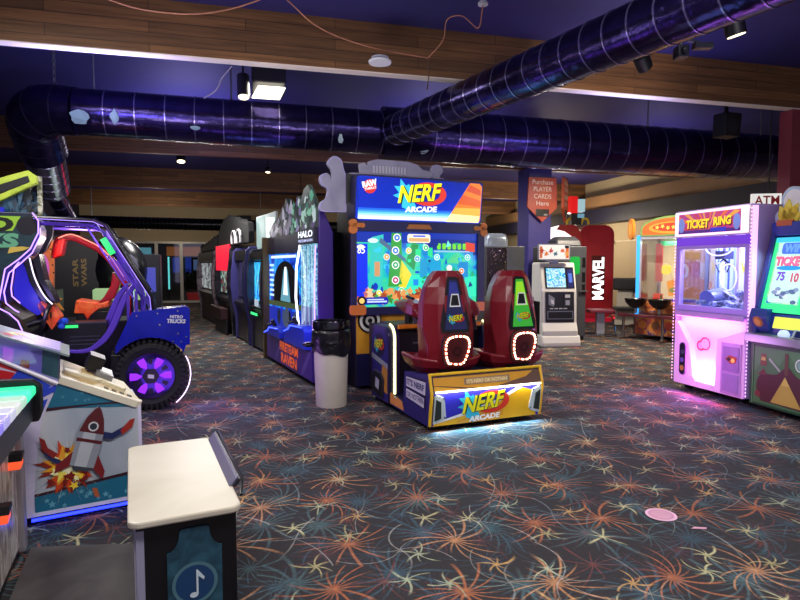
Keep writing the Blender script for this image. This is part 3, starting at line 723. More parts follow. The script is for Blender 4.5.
for i in range(9):
    x = .05+i*.10; A(star(x, .08+.03*(i % 3), .075, .6, 6, .2*i, .5, i), ['#b8562a', '#d87a3a', '#8a3a1e', '#c89a5a', '#3a8a3a'][i % 5], .9, .006+.0005*i)
q = random.Random(21)
for i in range(46):
    x, z = .18+1.46*q.random(), .16+.66*q.random(); w_, h_ = .03+.06*q.random(), .03+.10*q.random()
    if .40 < x < .66 and z > .3: continue
    A(q.choice([rect(x, x+w_, z, z+h_), circ(x, z, w_*.5, 8, h_*.4), [(x, z), (x+w_, z+.02), (x+w_*.4, z+h_)]]), q.choice(['#0f3ac0', '#1a8ae0', '#2fe08a', '#18b070', '#7af0d8', '#0a2a80', '#3ad0f0', '#1f9a4a']), .9, .0052+.00002*i)
for i in range(16):
    x = .12+.75*q.random(); A(star(x, .09+.12*q.random(), .03+.035*q.random(), .6, 5, q.random()*3, .7, i), q.choice(['#c8642a', '#e8a05a', '#8a3a1e', '#f0c89a', '#3aa84a', '#a04a2a']), .9, .0105+.00005*i)
A(rr(.68, 1.02, .02, .14, .04), '#c8642a', .95, .012); A(rr(.74, 1.0, .05, .09, .02), '#f0c89a', .95, .013)
A(rr(.06, .42, .03, .12, .03), '#1a2ab0', .9, .012); A(rect(.14, .40, .055, .075), '#c8d8ff', 1., .014); A(rect(.14, .36, .085, .10), '#c8d8ff', 1., .014)
A(circ(.07, .08, .058, 18), '#101020', .5, .015); A(circ(.07, .08, .035, 16), '#f0c870', 1., .016)
A(rr(.68, 1.0, .80, .91, .03), '#e8e0c8', 1.1, .012); A(rect(.70, .98, .815, .86), '#d8a86a', 1., .013); A(rect(.76, .93, .875, .895), '#3a5ae0', 1., .013)
A(circ(.06, .74, .05, 12, .03), '#f0f4ff', 1., .006); A(circ(.22, .82, .07, 12, .03), '#d8f0f4', .9, .006)
sc.build('screen', t)
# lit sign above
k = MB(); P2 = tilt((0, 1.93, 2.09), 0, -.10, 1)
k.slab(P2, rr(-.06, 1.70, -.01, .55, .05), .30, D('#23204e', .4)); k.build('sign_box', t)
k = MB()
k.slab(P2, rr(-.05, 1.69, 0, .53, .05), .003, E('#1238d8', 1.05))
def G(pts, c, s=1., l=.004): k.art(P2, pts, E(c, s), l+.004)
for i in range(6): G(rect(-.02, 1.66, .02+.022*i, .045+.022*i), ['#f4fcff', '#d8f4ff', '#a8e4ff', '#6ac8ff', '#3a98f4', '#1f66e4'][i], 1.15-.02*i, .001)
G([(1.17, .015), (1.655, .015), (1.675, .05), (1.68, .48), (1.64, .52), (1.50, .52)], '#f07a1c', 1.05, .003)
G([(1.17, .015), (1.655, .015), (1.67, .10), (1.24, .12)], '#ffe9a0', 1.2, .004); G([(1.24, .12), (1.67, .10), (1.67, .2), (1.30, .20)], '#ffb040', 1.1, .004)
G([(1.33, .25), (1.67, .22), (1.67, .30), (1.40, .37)], '#e05a1a', .95, .005); G([(1.45, .42), (1.67, .36), (1.66, .44), (1.50, .5)], '#d8481a', .9, .005)
blaster_logo(k, P2, .80, .33, .62, 1.05, True, .012)
G(circ(.12, .41, .085, 20), '#d8302a', 1., .012); k.text(P2, 'RAW', .03, .385, .19, .075, E('#ffffff', 1.1), 0, .06, .020, .25); k.text(P2, 'THRILLS', .055, .355, .15, .03, E('#ffffff', 1.), 0, .03, .020, .25)
k.build('sign_face', t)
# grey foam blaster cut-out boards above the sign
GR = patches('grey topper board', ['#8c8aa8', '#9a98b4', '#a4a2be'], .6, 2); ED = D('#a9a4d8', .5)
k = MB(); F = front(2.12)
hand = spline([(-.10, 2.2), (-.42, 2.2), (-.43, 2.30), (-.36, 2.36), (-.34, 2.47), (-.42, 2.52), (-.43, 2.62), (-.34, 2.66), (-.28, 2.58), (-.29, 2.70), (-.34, 2.78), (-.26, 2.87), (-.16, 2.83), (-.13, 2.72), (-.10, 2.6), (-.10, 2.2)], 4)[:-1]
k.slab(F, hand, .045, GR); k.ring(F, hand, [(-.24+(x+.24)*.88, 2.5+(z-2.5)*.96) for x, z in hand], ED, .002)
k.slab(front(2.06), [(-.11, 2.30), (-.06, 2.32), (-.05, 2.66), (-.11, 2.66)], .05, BLACK)
k.build('topper_board', t)
k = MB()
bar = [(x*1.17, z) for x, z in ((-.0, 2.58), (-.05, 2.68), (.07, 2.69), (.06, 2.80), (.12, 2.82), (.15, 2.78), (.17, 2.84), (.26, 2.87), (.62, 2.87), (.74, 2.84), (.80, 2.78), (.92, 2.76), (.95, 2.66), (.98, 2.58))]
k.slab(F, bar, .045, GR); k.slab(F, rect(-.1, .02, 2.63, 2.67), .04, GR)
for i in range(11): k.slab(front(2.113), rect(.25+i*.042, .272+i*.042, 2.70, 2.79), .003, D('#c9c7da', .5))
k.build('topper_board', t)
k = MB()
kn = spline([(1.05, 2.56), (1.0, 2.64), (1.04, 2.70), (1.10, 2.72), (1.06, 2.78), (1.10, 2.85), (1.19, 2.85), (1.23, 2.78), (1.18, 2.70), (1.26, 2.68), (1.30, 2.62), (1.27, 2.56), (1.05, 2.56)], 4)[:-1]
k.slab(F, kn, .045, GR); k.ring(F, kn, [(1.15+(x-1.15)*.86, 2.70+(z-2.70)*.93) for x, z in kn], ED, .002)
k.slab(front(2.18), rect(-.35, 1.3, 2.5, 2.58), .03, BLACK)
k.build('topper_board', t)
wp = t.matrix_basis @ Vector((.62, -.12, .05))
T_ = Matrix.Translation(t.location) @ Matrix.Rotation(math.radians(23), 4, 'Z')
def wl(x, y, z): return tuple(T_ @ Vector((x, y, z)))
area('seat_base_underlight', wl(.64, -.02, .05), 1.2, 10, (.25, .68, 1), wl(.64, -.20, 0), .08)
area('front_strip_lamp', wl(.63, -.066, .372), 1.1, 2.2, (1, .95, .85), wl(.63, -.09, .2), .02)
point('seat_fill', wl(-.35, .5, 1.25), 2.5, (.7, .25, 1), .15)  # violet fill added beside the seats, no lamp stands there
point('screen_spill', wl(.8, 1.55, 1.6), 5, (.35, .7, 1), .3)

# ------------------------------------------------------------------ trash can
t = thing('trash_can', 'tall pale round trash can with a black bag, beside the blaster game', 'trash can', (-.76, 6.33, 0))
MB().lathe([(.165, .0), (.17, .01), (.185, .5), (.192, .80), (.196, .82), (.18, .82), (.17, .3), (.0, .29)], (0, 0, 0), patches('pale plastic', ['#c8c2b2', '#d2ccbc', '#dad4c4'], .45, 1.5), n=36).build('can_body', t, smooth=True)
bg = patches('black bag plastic', ['#0a0a0c', '#15151a', '#1d1d22'], .25, 9, bump=1.)
g = MB(); q = random.Random(3)
prof = [(.20, .59), (.209, .66), (.208, .74), (.207, .81), (.205, .84), (.192, .85), (.18, .80), (.17, .60)]
secs = []
for i, (r, z) in enumerate(prof):
    secs.append([((r+(.006*q.random() if i < 5 else 0))*math.cos(2*PI*k/36), (r+(.006*q.random() if i < 5 else 0))*math.sin(2*PI*k/36), z+(.012*math.sin(k*.9+1)+.02*math.sin(k*.35) if i == 0 else .0)) for k in range(36)])
g.loft(secs, bg, cap=False)
g.ball((-.24, -.04, .68), .07, .05, .03, bg, 10, 6)
g.build('bag', t, smooth=True, angle=60)
MB().lathe([(.198, .855), (.204, .86), (.204, .935), (.20, .945), (.185, .945), (.18, .86)], (0, 0, 0), D('#3c3c42', .15, .85), n=36).build('rim', t, smooth=True)

# ------------------------------------------------------------------ glowing pink crane machine
def world(o, yaw):
    M_ = Matrix.Translation(o) @ Matrix.Rotation(math.radians(yaw), 4, 'Z')
    return lambda x, y, z: tuple(M_ @ Vector((x, y, z)))
o_, y_ = (3.47, 7.27, 0), -73.8
t = thing('crane_machine', 'pink glowing crane machine with a lit sign and a window of silver ticket bundles', 'arcade machine', o_, y_); W = world(o_, y_)
LAV = D('#b49adf', .3, var=.04); PKW = D('#f0d8f4', .35, var=.03)
WD, DP = 1.07, .98
k = MB().box(0, WD, .085, DP, .08, .98, LAV).box(0, .018, 0, .085, .08, .98, LAV).box(WD-.018, WD, 0, .085, .08, .98, LAV).box(0, WD, 0, .085, .08, .10, LAV)
k.build('lower_body', t, bevel=.01)
k = MB()
for x in (0, WD-.06):
    for y in (0, DP-.06): k.box(x, x+.06, y, y+.06, .98, 2.2, LAV)
k.box(0, WD, DP-.02, DP, .98, 2.2, LAV).box(0, WD, 0, DP, 2.17, 2.21, LAV)
k.box(.06, WD-.06, .0, .06, .97, 1.06, D('#b49ae0', .35)).box(.0, WD, -.004, .06, 1.75, 1.88, E('#7a3fe0', .75))
k.build('frame', t)
# window frame
F = front(-.008); k = MB()
for a in (rect(.0, .055, 1.0, 1.78), rect(WD-.055, WD, 1.0, 1.78), rect(.055, WD-.055, 1.0, 1.055), rect(.055, WD-.055, 1.74, 1.78)): k.slab(F, a, .02, DE('#b898e8', '#8a4af0', .12))  # faint violet glow in the frame stands in for nearby LED light
k.build('window_frame', t)
MB().slab(front(.01), rect(.07, WD-.07, 1.06, 1.73), .006, glass('crane glass', '#eef2ff', .05)).build('window_glass', t)
MB().slab(left(.01), rect(-.60, -.06, 1.0, 1.78), .006, glass('crane glass', '#eef2ff', .05)).build('side_glass', t)
k = MB(); k.slab(left(.005), rect(-DP+.06, -.60, 1.0, 1.78), .012, D('#b8c8ee', .4)); RI_ = right(.018)
for i in range(4): k.art(RI_, rect(.62+.085*i, .65+.085*i, 1.0, 1.78), D(['#5a78c8', '#e8eefc', '#3a58a8', '#8aa4e0'][i], .4), .002)
k.build('striped_panel', t)
MB().slab(right(WD-.005), rect(.06, DP-.06, .98, 2.17), .012, LAV).build('side_panel', t)
k = MB(); B = front(DP-.03)
k.slab(B, rect(.03, WD-.03, 1.0, 1.88), .004, D('#c4d2f2', .4))
for i in range(6): k.art(B, rect(.45+.09*i, .49+.09*i, 1.0, 1.88), D('#6f86c8', .4), .003)
k.art(B, rect(.1, .3, 1.15, 1.7), D('#c9b088', .4), .003); k.art(B, rect(.34, .38, 1.05, 1.8), D('#5a6a9a', .4), .003)
k.build('back_panel', t)
MB().box(.03, WD-.03, .05, DP-.04, .98, 1.02, D('#c9cce0', .35)).build('prize_floor', t)
k = MB(); S_ = Plane((.04, DP-.05, 1.2), (1, 0, 0), (0, 0, 1))
k.slab(S_, rect(0, .42, -.1, .5), .006, D('#e4e4f4', .4)); k.text(S_, 'WIN', .04, .24, .33, .15, D('#e8d22a', .4), .1, .06, .004); k.text(S_, '7', .12, .02, .14, .18, D('#d03a6a', .4), .1, .06, .004)
k.build('prize_card', t)
NEW = E('#f4f0ff', 2.)
MB().tube([(WD/2+x, .12, 1.76-.10*math.sin(math.radians(a))) for a, x in [(a, -.2*math.cos(math.radians(a))) for a in range(0, 181, 15)]], .008, NEW, n=6).build('light_strip', t)
k = MB(); k.tube([(.36+.09*math.cos(a), .45+.03*math.cos(a), 1.40+.16*math.sin(a)) for a in [2*PI*i/24 for i in range(24)]], .008, E('#fff4d8', 1.3), n=6, closed=True)
k.build('target_ring', t)
k = MB().box(.2, .34, .4, .54, 1.62, 1.72, D('#3a3a58', .4)).tube([(.27, .47, 1.72), (.27, .47, 2.1)], .02, STEEL, n=8)
for a in range(3):
    c_, s__ = math.cos(a*2.1), math.sin(a*2.1)
    k.tube([(.27, .47, 1.62), (.27+.09*c_, .47+.09*s__, 1.55), (.27+.05*c_, .47+.05*s__, 1.46)], .012, CHROME, n=6)
k.build('claw', t)
MB().tube([(.30, .20, 1.12), (.30, .42, 1.16)], .12, D('#7f88b8', .15, .3), n=22).build('coin_drum', t)
# sign
k = MB(); k.slab(front(-.03), rr(-.012, WD+.01, 1.885, 2.20, .03), .06, D('#f4e4f6', .35)); k.build('sign_frame', t, bevel=.006)
k = MB(); F = front(-.033)
for a in (rect(.0, .06, 1.9, 2.19), rect(.97, WD, 1.9, 2.19), rect(.06, .97, 1.9, 1.925), rect(.06, .97, 2.165, 2.19)): k.slab(F, a, .002, E('#ffd0f8', 1.5))
k.build('sign_glow', t)
k = MB()
k.slab(F, rect(.06, .97, 1.925, 2.165), .003, E('#b83a8a', .8))
for i in range(14):
    a0, a1 = PI*(i)/14, PI*(i+.5)/14
    def cl(a):
        x, z = math.cos(a), math.sin(a); r = min(.455/max(abs(x), 1e-3), .235/max(z, 1e-3)); return (.515+x*r, 1.927+z*r)
    k.art(F, [(.515, 1.93), cl(a0+.001), cl(a1)], E(['#e86a3a', '#c83a5a', '#e8a04a'][i % 3], .8), .002)
for x in (.11, .92): k.art(F, circ(x, 2.03, .05, 14, .09), E('#7a8ad8', .8), .004)
k.art(F, rect(.06, .97, 1.925, 1.965), E('#5a2a8a', .7), .003); k.art(F, rect(.56, .78, 1.935, 1.98), E('#3a3ac8', .8), .004)
for dx, dz, m, l in ((.012, -.012, E('#3a1030', .4), .006), (0, 0, E('#ffc82a', 1.15), .008)):
    k.text(F, 'TICKET', .19+dx, 1.985+dz, .35, .105, m, .1, .05, l, .0); k.text(F, 'RING', .60+dx, 2.0+dz, .25, .10, m, .1, .05, l, .02)
k.build('sign_face', t)
# LED columns
k = MB()
for x in (-.015, WD+.015):
    for i in range(52): k.ball((x, -.010, .12+i*.040), .007, .007, .010, E('#ffb8f4', 1.8), 6, 4)
k.build('led_column', t)
k = MB().box(WD+.002, WD+.02, .01, .075, 1.0, 2.19, E('#f4b8f4', 1.25)); k.build('light_column', t)
# glowing lower door
k = MB(); F = front(-.01); PKP = E('#c64ad4', .5); PLP = DE('#f6d2f6', '#f06af0', .22)

k.slab(front(.07), rect(.03, WD-.03, .08, .95), .01, PLP)
for a in ([(.02, .08), (.35, .08), (.35, .15), (.25, .60), (.06, .85), (.02, .85)], [(.66, .08), (1.05, .08), (1.05, .83), (.68, .70), (.66, .15)], [(.35, .08), (.66, .08), (.66, .15), (.35, .15)]): k.slab(F, a, .085, PLP)
k.build('front_panel', t, bevel=.008)
k = MB(); F = front(-.015)
k.slab(front(.06), [(.33, .62), (.37, .5), (.47, .5), (.53, .6), (.52, .70), (.36, .70)], .01, PLP)
k.build('badge_plate', t, bevel=.004)
k = MB(); F = front(.058)
k.art(F, circ(.375, .58, .065, 20), D('#d8486a', .4), .002); k.art(F, circ(.44, .61, .08, 20), D('#d8486a', .4), .003); k.art(F, circ(.375, .58, .04, 20), D('#f2a8d8', .4), .004); k.art(F, circ(.445, .61, .06, 20), D('#f4bfe8', .4), .005)
k.build('round_badge', t)
k = MB(); F = front(-.024)
k.slab(F, [(x, z) for x, z in rr(.115, .225, .19, .60, .052, 6)], .012, D('#c07ad8', .3)); k.art(F, rr(.125, .215, .20, .59, .045, 6), D('#1d1430', .3), .003)
k.art(F, circ(.17, .28, .035, 12), D('#c88a4a', .4), .005); k.art(F, circ(.17, .38, .03, 12), D('#7a5ac8', .4), .005); k.art(F, circ(.175, .48, .03, 10), D('#4a4a6a', .4), .005)
k.build('prize_window', t)
k = MB(); F = front(-.03)
k.slab(F, rect(.76, 1.03, .10, .68), .02, D('#d89ae8', .3)); k.slab(front(-.04), rect(.79, 1.01, .36, .64), .01, D('#b078d0', .35)); k.slab(front(-.04), rect(.79, 1.01, .13, .33), .01, D('#b884d8', .35))
k.slab(front(-.044), [(.83, .50), (.89, .545), (.99, .53), (.97, .46), (.90, .45)], .008, D('#c8402a', .4)); k.art(front(-.046), [(.85, .50), (.89, .525), (.92, .5), (.88, .475)], D('#3a1a1a', .4), .002); k.art(front(-.046), circ(.94, .49, .025, 10), E('#ff9a4a', 1.2), .002)
k.build('prize_door', t, bevel=.006)
MB().box(.10, .16, .1, .16, .0, .08, STEEL).tube([(.10, .13, .05), (.16, .13, .05)], .05, RUBBER, n=14).build('caster', t)
MB().box(.9, .96, .1, .16, .0, .08, STEEL).tube([(.90, .13, .05), (.96, .13, .05)], .05, RUBBER, n=14).build('caster', t)
MB().box(.04, WD-.04, -.04, -.005, .93, .985, D('#c9a0e0', .3)).tube([(.06, -.03, .925), (WD-.06, -.03, .925)], .006, E('#ff70f0', 5), n=6).build('light_strip', t)
MB().tube([(.37, .03, .165), (.64, .03, .165)], .012, E('#ff8cf4', 10), n=6).build('light_strip', t)
area('door_lamp', W(.52, .00, .19), .30, 4.5, (1, .45, .95), W(.5, .09, .5), .06)
area('window_lamp', W(WD/2, DP/2, 2.12), .8, 42, (.85, .85, 1), W(WD/2, DP/2, 1), .6)
area('door_spill', W(.5, -.12, .10), .8, 5, (.95, .2, 1), W(.4, -1.0, -.2), .05)
point('door_glow', W(.45, -.8, .55), 15, (.85, .32, 1), .25)
area('door_lamp', W(.5, -.02, .92), .9, 3.5, (1, .3, .95), W(.5, .1, .2), .03)
pile = patches('silver ticket paper', ['#3a4068', '#8088b4', '#c8ccdf', '#23284a', '#a0a8cc'], .3, 14, bump=.6)
q = random.Random(5); proto = None
SPOTS = [(u_, v_, 0) for u_ in (.20, .42, .64, .86) for v_ in (.24, .46, .68)]+[(u_, v_, 1) for u_ in (.53, .75, .90) for v_ in (.30, .52, .74)]
for u, v, lay in SPOTS:
    if proto is None:
        m_ = MB(); m_.lathe([(.03, -.028), (.075, -.026), (.09, -.02), (.092, 0), (.09, .02), (.075, .026), (.03, .028), (.028, .01), (.028, -.01), (.03, -.028)], (0, 0, 0), pile, n=18)
        b = proto = m_.build('ticket_bundle', smooth=True)
    else:
        b = proto.copy(); COL.objects.link(b)
    b.location = W(u, v, 1.082+.10*lay+.02*q.random()); b.rotation_euler = (.45*(q.random()-.5)+(.5 if lay else 0), .5*(q.random()-.5), q.random()*3)
    tag(b, 'silver ticket bundle heaped behind the window of the pink crane machine', 'tickets', 'ticket bundles in the pink crane machine')

# ------------------------------------------------------------------ ticket coin game at the right edge
o_, y_ = (3.78, 6.19, 0), -76
t = thing('coin_game_machine', 'green and blue coin game with a steel counter and a white cloud on top', 'arcade machine', o_, y_); W = world(o_, y_)
k = MB().box(0, 1.4, 0, .9, .06, .74, D('#2d4a34', .4)); k.build('lower_body', t, bevel=.01)
k = MB(); F = front(-.006)
k.slab(F, rect(.06, 1.36, .09, .69), .01, D('#4f7a4a', .45))
for a, c, l in (([(.07, .42), (.20, .60), (.36, .52), (.46, .66), (.60, .5), (.7, .69), (.07, .69)], '#5d8a58', .002),
                (spline([(.16, .12), (.10, .26), (.15, .40), (.34, .43), (.46, .52), (.60, .43), (.9, .44), (1.1, .3), (1.05, .12), (.16, .12)], 5)[:-1], '#5a2a30', .004),
                ([(.11, .40), (.19, .47), (.22, .40)], '#7a3a38', .005), ([(.28, .13), (.44, .42), (.63, .13)], '#c9a24a', .006), ([(.40, .33), (.44, .42), (.50, .33)], '#e0be5a', .007)):
    k.art(F, a, D(c, .45, var=.04), l)
k.art(F, [(.14, .50), (.22, .50), (.21, .62), (.15, .62)], D('#8a4a30', .45), .004); k.art(F, [(.15, .55), (.21, .55), (.205, .59), (.155, .59)], D('#d8b05a', .45), .006)
k.art(F, [(.43, .44), (.47, .44), (.47, .66), (.43, .66)], D('#6a4630', .45), .005)
for a in ((.24, .57), (.30, .52)): k.art(F, [(a[0], a[1]), (a[0]+.07, a[1]-.06), (a[0]+.085, a[1]-.045), (a[0]+.015, a[1]+.02)], D('#b9c0b0', .45), .005)
k.ring(F, circ(.60, .56, .055, 18, .065), circ(.60, .56, .04, 18, .05), D('#e0e4d8', .45), .005); k.art(F, circ(.60, .56, .03, 14, .04), D('#8fb0a0', .45), .005)
k.art(F, circ(.12, .19, .035, 14), D('#8a3a3a', .45), .006)
k.build('front_panel', t)
MB().box(.045, .052, -.012, -.004, .08, .7, D('#7da07a', .4)).build('trim_strip', t)
k = MB().prism([(-.06, .735), (-.055, .82), (-.03, .83), (.5, .835), (.5, .735)], 'x', -.03, 1.42, D('#a8adb4', .3, .85)); k.build('counter', t, bevel=.006)
# blue upper cabinet
BL = D('#22358a', .35); BL2 = D('#2a3fa8', .35)
k = MB(); k.prism([(.01, .83), (.03, 1.1), (.24, 1.98), (.9, 2.0), (.9, .74)], 'x', .0, .05, BL).prism([(.01, .83), (.03, 1.1), (.24, 1.98), (.9, 2.0), (.9, .74)], 'x', 1.35, 1.4, BL)
k.box(0, 1.4, .87, .9, .74, 2.0, BL).box(0, 1.4, .22, .9, 1.86, 2.0, BL2).box(.05, 1.35, .06, .9, .82, 1.04, BL2)
k.build('cabinet', t, bevel=.008)
MB().prism([(.04, .84), (-.03, 1.0), (.0, 1.09), (.12, 1.09)], 'x', -.01, .20, BL).build('side_cheek', t, bevel=.008)
k = MB(); P_ = tilt((.0, .255, 1.02), 0, .02, 1); k.slab(Plane((.09, -.01, .95), (1, 0, 0), (0, -.4, 1)), circ(0, 0, .06, 18), .012, D('#c8742a', .4)); k.art(Plane((.09, -.014, .95), (1, 0, 0), (0, -.4, 1)), circ(0, 0, .04, 16), D('#e8a03a', .4), .003); k.build('round_badge', t)
GRN = E('#3af07a', 1.5)
k = MB(); P_ = tilt((0, .055, 1.06), 0, .19, .80)
for a in (rect(.035, .075, 0, .79), rect(.47, .53, 0, .79), rect(1.28, 1.33, 0, .79), rect(.075, 1.28, .0, .09)): k.slab(P_, a, .02, E('#3ae88a', 1.1))
k.slab(P_, rect(.04, 1.33, .75, .80), .02, E('#3ac8e8', 1.0))
k.build('light_frame', t)
k = MB(); k.slab(tilt((0, .080, 1.06), 0, .19, .80), rect(.04, 1.33, .0, .8), .01, ESCR('coin game display', ['#3a6ad8', '#8ae8d8', '#d8f8e0', '#b0f0a0', '#6ab0e8'], .9, 4.))
PD = tilt((0, .077, 1.06), 0, .19, .80)
PD.o = PD.o+PD.eu*(-.06)
def G(pts, c, s=1., l=.002): k.art(PD, pts, E(c, s), l)
G(rr(.15, .50, .10, .76, .03), '#c8f4e0', .95); G(rr(.19, .47, .62, .74, .03), '#4a7ae8', .9, .004); k.text(PD, 'WIN', .22, .635, .22, .09, E('#6fa8f0', 1.), .0, .05, .008)
k.text(PD, 'TICKET', .155, .49, .34, .10, E('#b02a5a', .9), .0, .06, .008); k.text(PD, 'TICKET', .15, .495, .34, .10, E('#f45a8a', 1.), .0, .05, .010)
G(circ(.32, .47, .15, 20, .025), '#2a8ad8', .9, .005)
k.text(PD, '75', .20, .33, .10, .10, E('#7a4ac8', .9), 0, .05, .008); k.text(PD, '10', .37, .32, .09, .10, E('#c84a7a', .9), 0, .05, .008)
for i in range(16):
    q = random.Random(i); G(circ(.19+.28*q.random(), .11+.14*q.random(), .035, 10, .022), ['#5a6a9a', '#d8e0f0', '#8a94c0'][i % 3], .9, .006+.0005*i)
for i in range(4): G(rr(.68+.02*i, 1.2, .60-.12*i, .69-.12*i, .02), ['#f04a4a', '#3ac8e8', '#f0c83a', '#3ad87a'][i], .9, .004)
k.build('display', t)
k = MB(); k.slab(Plane((0, .02, .90), (1, 0, 0), (0, .03, .12)), rect(.24, 1.33, 0, .12), .01, E('#e8f05a', .9)); k.build('light_strip', t)
for x in (.40, .9): MB().lathe([(.05, 0), (.055, .02), (.04, .05), (.03, .06), (.0, .062)], (x, -.005, .83), E('#c8d8ff', .9), n=16).build('button', t)
k = MB().prism([(-.05, .832), (.01, .832), (.01, .90), (-.01, .91)], 'x', .52, .80, D('#c8ccd4', .3, .5)); k.slab(Plane((.55, -.052, .84), (1, 0, 0), (0, .04, .07)), rect(0, .22, 0, .07), .004, D('#1a2050', .3)); k.build('coin_feeder', t, bevel=.006)
k = MB(); cl = spline([(x-.14, z-.06) for x, z in ((.16, 2.0), (.13, 2.14), (.22, 2.22), (.20, 2.32), (.29, 2.42), (.42, 2.40), (.50, 2.28), (.62, 2.24), (.66, 2.1), (.6, 2.0), (.16, 2.0))], 5)[:-1]
k.slab(front(.27), cl, .05, D('#f0f5ff', .5)); k.ring(front(.27), cl, [(.25+(x-.25)*.86, 2.13+(z-2.13)*.88) for x, z in cl], D('#b4cbe8', .5), .002); k.build('cloud_board', t)
k = MB(); YC = patches('yellow crest', ['#d8b82a', '#f4de3a', '#fcee6a'], .5, 8)
for a, ln in ((-22, .22), (4, .27), (30, .25), (54, .21)):
    c_, s__ = math.sin(math.radians(a)), math.cos(math.radians(a)); bx, bz = .14, 1.97
    k.slab(front(.25), [(bx-.05*s__, bz+.05*c_), (bx+ln*.6*c_-.055*s__, bz+ln*.6*s__+.055*c_), (bx+ln*c_, bz+ln*s__), (bx+ln*.6*c_+.055*s__, bz+ln*.6*s__-.055*c_), (bx+.05*s__, bz-.05*c_)], .05, YC)
k.slab(front(.215), rect(.06, .24, 1.96, 2.02), .05, D('#c86a3a', .5))
k.build('yellow_crest', t)
point('display_glow', W(.75, -.7, .5), 6, (.45, .5, 1), .25)
area('display_spill', W(.5, -.05, 1.7), .8, 7, (.5, 1, .8), W(.3, -.5, .6), .3)

# ATM sign behind
p = at(752, 201, 8.2)
t = thing('atm_sign', 'small white sign with red letters above the pink crane machine', 'sign', p, -10)
MB().slab(front(0), rect(0, .38, -.08, .10), .06, E('#f0ece6', .75)).text(front(0), 'ATM', .03, -.055, .32, .125, D('#c01820', .4), 0, .02).build('sign_panel', t)
MB().tube([(.22, .03, .12), (.22, .03, ZC-p[2])], .01, BLACK, n=6).build('hanger', t)

# ------------------------------------------------------------------ basketball style bowl game behind the crane
o_, y_ = (4.93, 12.22, 0), -50
t = thing('bowl_toss_machine', 'glass sided toss game with an orange arched sign, blue light tube and maroon rail', 'arcade machine', o_, y_); W = world(o_, y_)
k = MB().box(.0, 1.5, 0.05, 1.0, .08, .55, D('#7a5a6a', .5)); F = front(.048)
k.art(F, rect(.05, 1.45, .1, .52), patches('orange game art', ['#8a3a6a', '#c8642a', '#e8a04a', '#5a3a8a'], .5, 5), .002)
for i in range(5): k.art(F, circ(.2+.28*i, .3, .09, 14), D(['#e08a3a', '#7a4a2a', '#c84a3a'][i % 3], .5), .004)
k.build('lower_body', t, bevel=.01)
k = MB().box(.08, 1.5, .0, 1.0, .55, .76, D('#b86a3a', .5)); F = front(-.003)
k.art(F, rect(.1, 1.45, .57, .74), patches('orange game art', ['#8a3a6a'], .5), .002)
k.build('shelf', t)
k = MB()
for x in (.08, 1.44): k.box(x, x+.06, 0, .06, .76, 2.12, D('#b8b4c0', .3, .6)).box(x, x+.06, .94, 1.0, .76, 2.12, D('#b8b4c0', .3, .6))
k.box(.08, 1.5, 0, 1.0, 2.08, 2.14, D('#b8b4c0', .3, .6)); k.build('frame', t)
MB().slab(front(.01), rect(.14, 1.44, .76, 2.08), .005, glass('toss glass', '#f4f4f4', .06)).build('front_glass', t)
MB().slab(left(.09), rect(-.94, -.06, .76, 2.08), .005, glass('toss glass', '#f4f4f4', .06)).build('side_glass', t)
k = MB(); B = front(.95); k.slab(B, rect(.1, 1.48, .76, 2.08), .03, E('#e0c8a0', .9))
k.build('back_panel', t)
k = MB(); B = front(.55)
for pts, c in (([(.5, .9), (1.3, .85), (1.35, 1.2), (.9, 1.35), (.45, 1.2)], '#e8922a'), (rect(.62, 1.1, 1.25, 1.62), '#d8703a'), (rect(.8, 1.3, 1.6, 1.85), '#e8a85a'), (circ(.42, 1.45, .11, 14), '#e8d24a'), (rect(.2, .34, 1.2, 2.0), '#a84a4a'), (rect(.3, .9, 1.96, 2.06), '#4ab07a'), (circ(.62, 1.02, .12, 14, .06), '#3a8a4a'), (rect(.16, .36, .8, .94), '#c83a2a'), (rect(.4, 1.3, .78, .83), '#6a4ac8')):
    k.slab(B, pts, .05, E(c, 1.0))
k.ring(B, circ(.72, 1.42, .18, 20), circ(.72, 1.42, .12, 20), E('#f4e0b0', .8), .006)
k.build('scenery', t)
k = MB(); k.tube([(.11, -.03, .48), (.11, -.03, 2.16)], .035, E('#3aa8ff', 1.3), n=10); k.build('light_strip', t)
k = MB(); ar = [(.14, 2.14), (1.5, 2.14)]+[(.82+.68*math.cos(math.radians(a)), 2.28+.26*math.sin(math.radians(a))) for a in range(0, 181, 15)]
k.slab(front(-.02), ar, .08, D('#6a8a4a', .4)); k.slab(front(-.024), [(.82+(x-.82)*.93, 2.3+(z-2.3)*.82) for x, z in ar], .004, E('#e86a2a', .8))
k.art(front(-.024), circ(.82, 2.3, .5, 22, .12), E('#f0a03a', .8), .003); k.art(front(-.024), circ(.82, 2.31, .42, 22, .085), E('#c8402a', .8), .005)
for i in range(7): k.art(front(-.024), star(.5+.11*i, 2.31+.02*math.sin(i*2), .05, .5, 5, i), E('#ffc85a', .9), .007)
k.build('sign_board', t)
k = MB(); k.slab(Plane((-.07, -.04, 2.2), (.8, -.6, 0), (0, 0, 1)), circ(0, .1, .13, 20, .22), .05, D('#e0882a', .4)); k.art(Plane((-.07, -.04, 2.2), (.8, -.6, 0), (0, 0, 1)), circ(0, .1, .07, 16, .14), D('#f0b04a', .4), .003); k.build('round_topper', t)
k = MB()
k.slab(front(-.32), rr(-.16, 1.55, .48, .54, .02), .10, D('#5a1c2c', .35)); k.build('rail', t, bevel=.01)
k = MB()
for x in (-.05, .78, 1.45): k.tube([(x, -.27, .02), (x, -.27, .48)], .03, CHROME, n=10).tube([(x, -.40, .03), (x, -.1, .03)], .022, CHROME, n=8)
for x in (.08, .95): k.tube([(x, -.27, .3), (x, .05, .3)], .015, CHROME, n=8)
k.build('rail_post', t)
